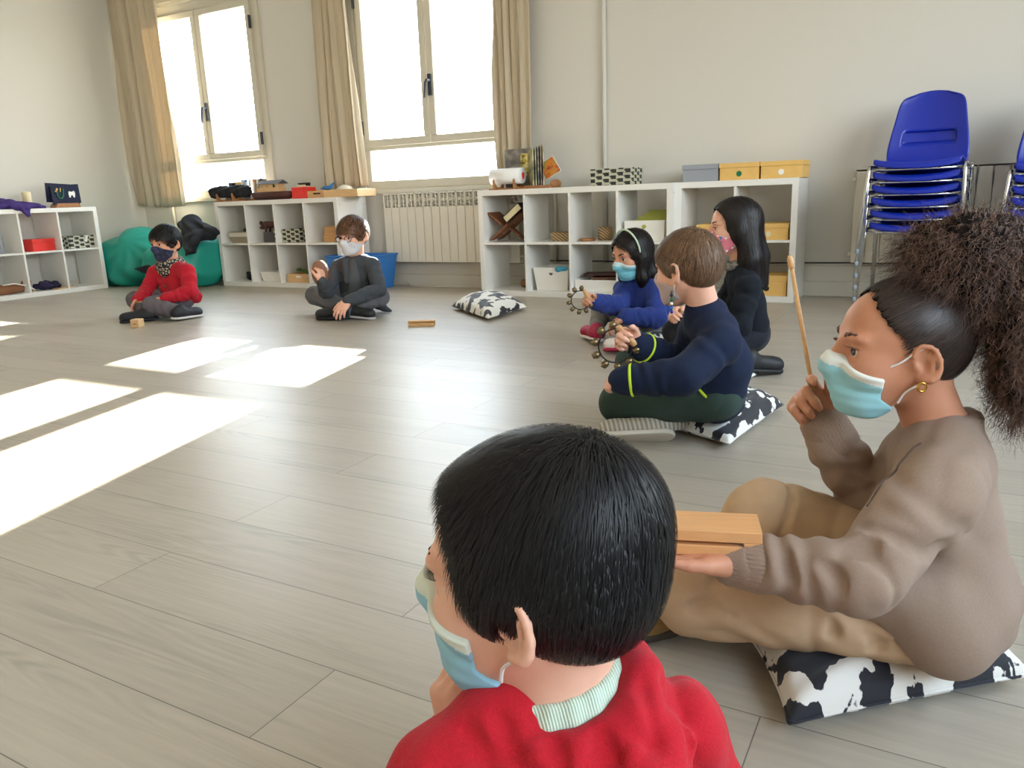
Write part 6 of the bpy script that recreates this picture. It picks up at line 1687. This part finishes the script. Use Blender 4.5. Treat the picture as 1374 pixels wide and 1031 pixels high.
# ------------------------------------------------------------------ boy with glasses
def boy_glasses():
    P = dict(H=(-0.284, -1.485, 0.496), yaw=-1.5309, pitch=-8, roll=0, hs=1.06, g=1.05, vox=.0048, skin=SK_LIGHT,
        label='child with glasses and a pale mask in a dark grey cardigan',
        neck=(-0.295, -1.462, 0.346), chest=(-0.304, -1.452, 0.226), pel=(-0.3313, -1.4254, 0.11),
        shL=(-0.165, -1.456, 0.313), shR=(-0.428, -1.478, 0.299), elL=(-0.065, -1.533, 0.175), elR=(-0.392, -1.648, 0.166), wrL=(-0.108, -1.781, 0.132), wrR=(-0.352, -1.724, 0.236),
        kneeL=(-0.1205, -1.4677, 0.115), kneeR=(-0.6005, -1.5317, 0.12), ankL=(-0.2443, -1.721, 0.05), ankR=(-0.1953, -1.6463, 0.05), toeL=(-0.4598, -1.7516, 0.04), toeR=(-0.0418, -1.6335, 0.04), lat=tuple(unit(CV*.55-LV*.85)))
    P['handL'] = dict(d=tuple(unit(V((-0.118, -1.849, 0.078))-V(P['wrL']))), n=tuple(-UPV*.6-CV*.5), t=tuple(LV), c=(.35, .4, .3), sp=.16, k=1.0)
    P['handR'] = dict(d=tuple(unit(V((-0.353, -1.722, 0.29))-V(P['wrR']))), n=tuple(LV*.6-CV*.4), t=tuple(-LV*.2+CV), c=(.9, 1.0, .6), th=(.5, .6))
    body, h, J, org = person(P)
    add_eyes(h, body); add_brows(h, body, BROWL); [fix(c, org) for c in body.children]
    GR = cloth_mat('charcoal_cardigan', (66, 70, 76), .25, 500, .08, .6, vs=120); TS_ = cloth_mat('grey_tshirt', (78, 80, 84), .2)
    def ext(S, J):
        S.cone(J['pel']-LV*.06+UPV*.08, J['pel']-LV*.15-UPV*.06, .055, .03, .02); S.cone(J['pel']-LV*.13-UPV*.06+CV*.02, J['pel']-LV*.21-UPV*.1+CV*.05, .032, .014, .02)
        nk = J['neck']; S.chain([nk-LV*.06+UPV*.01, nk-LV*.02-CV*.055+UPV*.0, nk+LV*.05-CV*.03+UPV*.0], [.024, .03, .024], .02)
        S.chain([nk-LV*.075+CV*.03, J['chest']-LV*.06+CV*.085], [.02, .02], .015); S.chain([nk+LV*.055+CV*.04, J['chest']+LV*.045+CV*.09], [.02, .02], .015)
    sweater(P, body, h, J, org, GR, up=.045, lo=.041, cuff=.032, torso=(.082, .088, .094), extra=ext, collar=0, name='cardigan', vx=.005)
    Q = SD(); Q.cone(J['neck']-UPV*.02+CV*.03, J['chest']+CV*.05, .045, .055, .02); Q.cone(J['chest']+CV*.05, J['pel']+CV*.06+UPV*.02, .055, .06, .02); child_sd('t_shirt', Q, .005, TS_, body, org)
    trousers(P, body, h, J, org, cloth_mat('grey_sweatpants', (98, 98, 102), .2), th=.066, kn=.058, an=.044, vx=.005)
    DK = mat('black_trainer', (26, 28, 34), .6); NS = stripe_material('navy_striped_sock', (30, 34, 80), (200, 200, 205), 150, (.9, .4, .1), .8, .2)
    shoe(P, body, J, org, 'L', DK, DK, r=.036, sock=NS); shoe(P, body, J, org, 'R', DK, mat('pale_sole', (190, 188, 190), .6), r=.036)
    mk = face_mask(h, body, org, [mat('mask_pale_grey', (200, 200, 206), .8)], 'cloth', vx=.003)
    fix(MB().lathe(tuple(h.w(.058, .046, -.05)), [(.008, -.004), (.008, .006)], 10, R=Matrix(h.R.tolist()) @ Matrix.Rotation(PI/2, 3, 'X') @ Matrix.Rotation(.8, 3, 'Y')).build('mask_emblem', MT['greycard'], mk), org)
    g = MB()
    for sg in (1, -1):
        g.tube([tuple(h.w(.092-.006*abs(math.cos(a)*.021+.033)/.05, .033*sg+.0215*math.cos(a), .0+.018*math.sin(a))) for a in np.linspace(0, 2*PI, 21)[:-1]], .0018*h.k, 6, closed=True)
        g.tube([tuple(h.w(.084, .054*sg, .006)), tuple(h.w(.05, .068*sg, .008)), tuple(h.w(-.015, .078*sg, .012))], .0018*h.k, 6)
    g.tube([tuple(h.w(.094, .0115, .004)), tuple(h.w(.098, 0, .007)), tuple(h.w(.094, -.0115, .004))], .0018*h.k, 6)
    gl = fix(g.build('glasses', MT['navycloth'], body, smooth=True), org)
    for sg in (1, -1):
        l_ = MB(); c_ = [h.w(.09-.006*abs(math.cos(a)*.019+.033)/.05, .033*sg+.0205*math.cos(a), .017*math.sin(a)) for a in np.linspace(0, 2*PI, 21)[:-1]]
        l_.quadface([tuple(q) for q in c_]); fix(l_.build('lens', MT['glass'], gl), org)
    S = hair_cap(h, [(0, .044), (25, .042), (45, .036), (60, .016), (75, -.01), (88, -.015), (96, .01), (108, .015), (122, -.02), (150, -.055), (180, -.068)], .013)
    hair_with_strands('hair', S, BROWNHAIR2, body, org, h, 4500, .03, .0018, flow_from_crown(h, (-.05, .01, .12), .1, .5), vx=.005, steps=5, lift=(.0005, .006), jit=.15, seed=14)
    return J
Q1 = boy_glasses()
cs = thing('castanet', 'round brown wooden shaker held by the child with glasses', 'shaker', (-0.358, -1.736, 0.292))
for sg in (1, -1):
    C_ = SD(); C_.ell(V(0, 0, -.005)-CV*.012*sg-CV*.03, (.05, .011, .08), np.stack([unit(LV+CV*.3), unit(CV-LV*.3), UPV], 1), .004)
    sd_obj('shell', C_, .004, MT['brownwood'], cs)

# ------------------------------------------------------------------ boy in the red hoodie at the beanbag
def boy_red():
    P = dict(H=(-1.636, -1.812, 0.477), yaw=-1.4898, pitch=-4, roll=0, hs=1.06, g=1.05, vox=.005, skin=SK_TAN,
        label='child in a red hoodie and patterned neck warmer before the teal beanbag',
        neck=(-1.641, -1.786, 0.325), chest=(-1.626, -1.787, 0.208), pel=(-1.586, -1.7977, 0.11),
        shL=(-1.458, -1.812, 0.289), shR=(-1.793, -1.803, 0.274), elL=(-1.383, -1.863, 0.162), elR=(-1.774, -1.906, 0.162), wrL=(-1.439, -2.02, 0.136), wrR=(-1.673, -2.049, 0.123),
        kneeL=(-1.5077, -2.0798, 0.095), kneeR=(-1.8214, -1.9672, 0.11), ankL=(-1.3048, -2.0222, 0.05), ankR=(-1.5197, -2.1152, 0.045), toeL=(-1.3059, -1.8927, 0.045), toeR=(-1.5968, -2.2002, 0.04), lat=tuple(unit(CV*.75-LV*.6)))
    P['handL'] = dict(d=tuple(LV+UPV*-.1), n=tuple(-UPV*.7+CV*.3), t=tuple(-CV), c=(.9, 1.0, .6), th=(.5, .6))
    P['handR'] = dict(d=tuple(LV*.3+CV*.6-UPV*.6), n=tuple(-LV-UPV*.2), t=tuple(CV), c=(.4, .4, .3))
    body, h, J, org = person(P)
    add_eyes(h, body); add_brows(h, body, BROW); [fix(c, org) for c in body.children]
    RD = cloth_mat('red_sweatshirt', (176, 28, 44), .25, 500, .06, .5)
    def ext(S, J):
        nk = J['neck']; S.chain([nk-LV*.075+UPV*-.005, nk-LV*.05-CV*.06-UPV*.01, nk+LV*.03-CV*.05], [.028, .035, .025], .02)
        S.cone(J['pel']-LV*.05+UPV*.04, J['pel']-LV*.12+UPV*.0, .07, .035, .03)
    o, _, _, _ = sweater(P, body, h, J, org, RD, up=.05, lo=.044, cuff=.036, torso=(.086, .094, .1), extra=ext, name='hoodie', vx=.005)
    for i, z in enumerate((.05, -.01)):
        q = J['chest']+UPV*z+CV*.1+LV*.03
        fix(MB().lathe(tuple(q), [(.007, -.004), (.007, .004)], 10, R=Matrix.Rotation(PI/2, 3, 'X') @ Matrix.Rotation(.5, 3, 'Y')).build('button', MT['darkgrey'], o), org)
    trousers(P, body, h, J, org, cloth_mat('grey_cotton', (96, 90, 96), .15), th=.064, kn=.056, an=.044, vx=.005)
    BK = mat('black_shoe', (22, 24, 32), .6); shoe(P, body, J, org, 'R', BK, BK, r=.038); shoe(P, body, J, org, 'L', BK, mat('white_shoe_sole', (210, 208, 205), .6), r=.036)
    Q = SD(); nk = J['neck']; hd = unit(h.c-nk); u = unit(np.cross(hd, CV)); w_ = np.cross(hd, u)
    for z, r, rr in ((.0, .07, .024), (.028, .066, .022), (-.026, .06, .022)):
        Q.chain([nk+hd*z+CV*(.012 if z < 0 else .004)+(u*math.cos(t)+w_*math.sin(t))*r for t in np.linspace(0, 2*PI, 17)], [rr]*17, .015)
    Q.disp.append(FOLD(.003, 60, 50, 70))
    WM, nt, b = newmat('chain_pattern_knit'); tc = nt.nodes.new('ShaderNodeTexCoord'); vo = nt.nodes.new('ShaderNodeTexVoronoi'); vo.feature = 'DISTANCE_TO_EDGE'; vo.inputs['Scale'].default_value = 38
    nt.links.new(tc.outputs['Object'], vo.inputs['Vector']); ra = nt.nodes.new('ShaderNodeValToRGB'); ra.color_ramp.interpolation = 'CONSTANT'; ra.color_ramp.elements[0].color = srgb(24, 26, 38); ra.color_ramp.elements[1].position = .15; ra.color_ramp.elements[1].color = srgb(186, 174, 150)
    e = ra.color_ramp.elements.new(.3); e.color = srgb(24, 26, 38)
    nt.links.new(vo.outputs['Distance'], ra.inputs['Fac']); nt.links.new(ra.outputs[0], b.inputs['Base Color']); setb(b, rough=.9)
    child_sd('neck_warmer', Q, .005, WM, body, org)
    pat = mat('navy_star_mask', (40, 44, 74), .75, vary=.9, vscale=50)
    mk = face_mask(h, body, org, [pat, mat('mask_coral', (200, 90, 96), .75)], 'cloth', vx=.003)
    S = hair_cap(h, [(0, .055), (25, .05), (45, .04), (60, .02), (75, .0), (88, -.012), (96, .012), (108, .018), (122, -.01), (150, -.055), (180, -.068)], .013)
    hair_with_strands('hair', S, BLACKHAIR, body, org, h, 3500, .035, .002, flow_from_crown(h, (-.05, .01, .12), .15, .35), vx=.005, steps=5, lift=(.0005, .006), jit=.15, seed=15)
    return J
R1_ = boy_red()
a_, b_ = V(R1_['wrR'])+LV*.02-UPV*.015+CV*.03, V(R1_['wrL'])+LV*.06-UPV*.01+CV*.01
m_ = (a_+b_)/2
bs_ = thing('wooden_stick', 'light wooden stick held across the lap of the child in red', 'beater', tuple(m_))
MB().tube([tuple((a_-m_)*1.05), tuple((b_-m_)*1.05)], .009, 10).build('stick', MT['wood'], bs_, smooth=True)
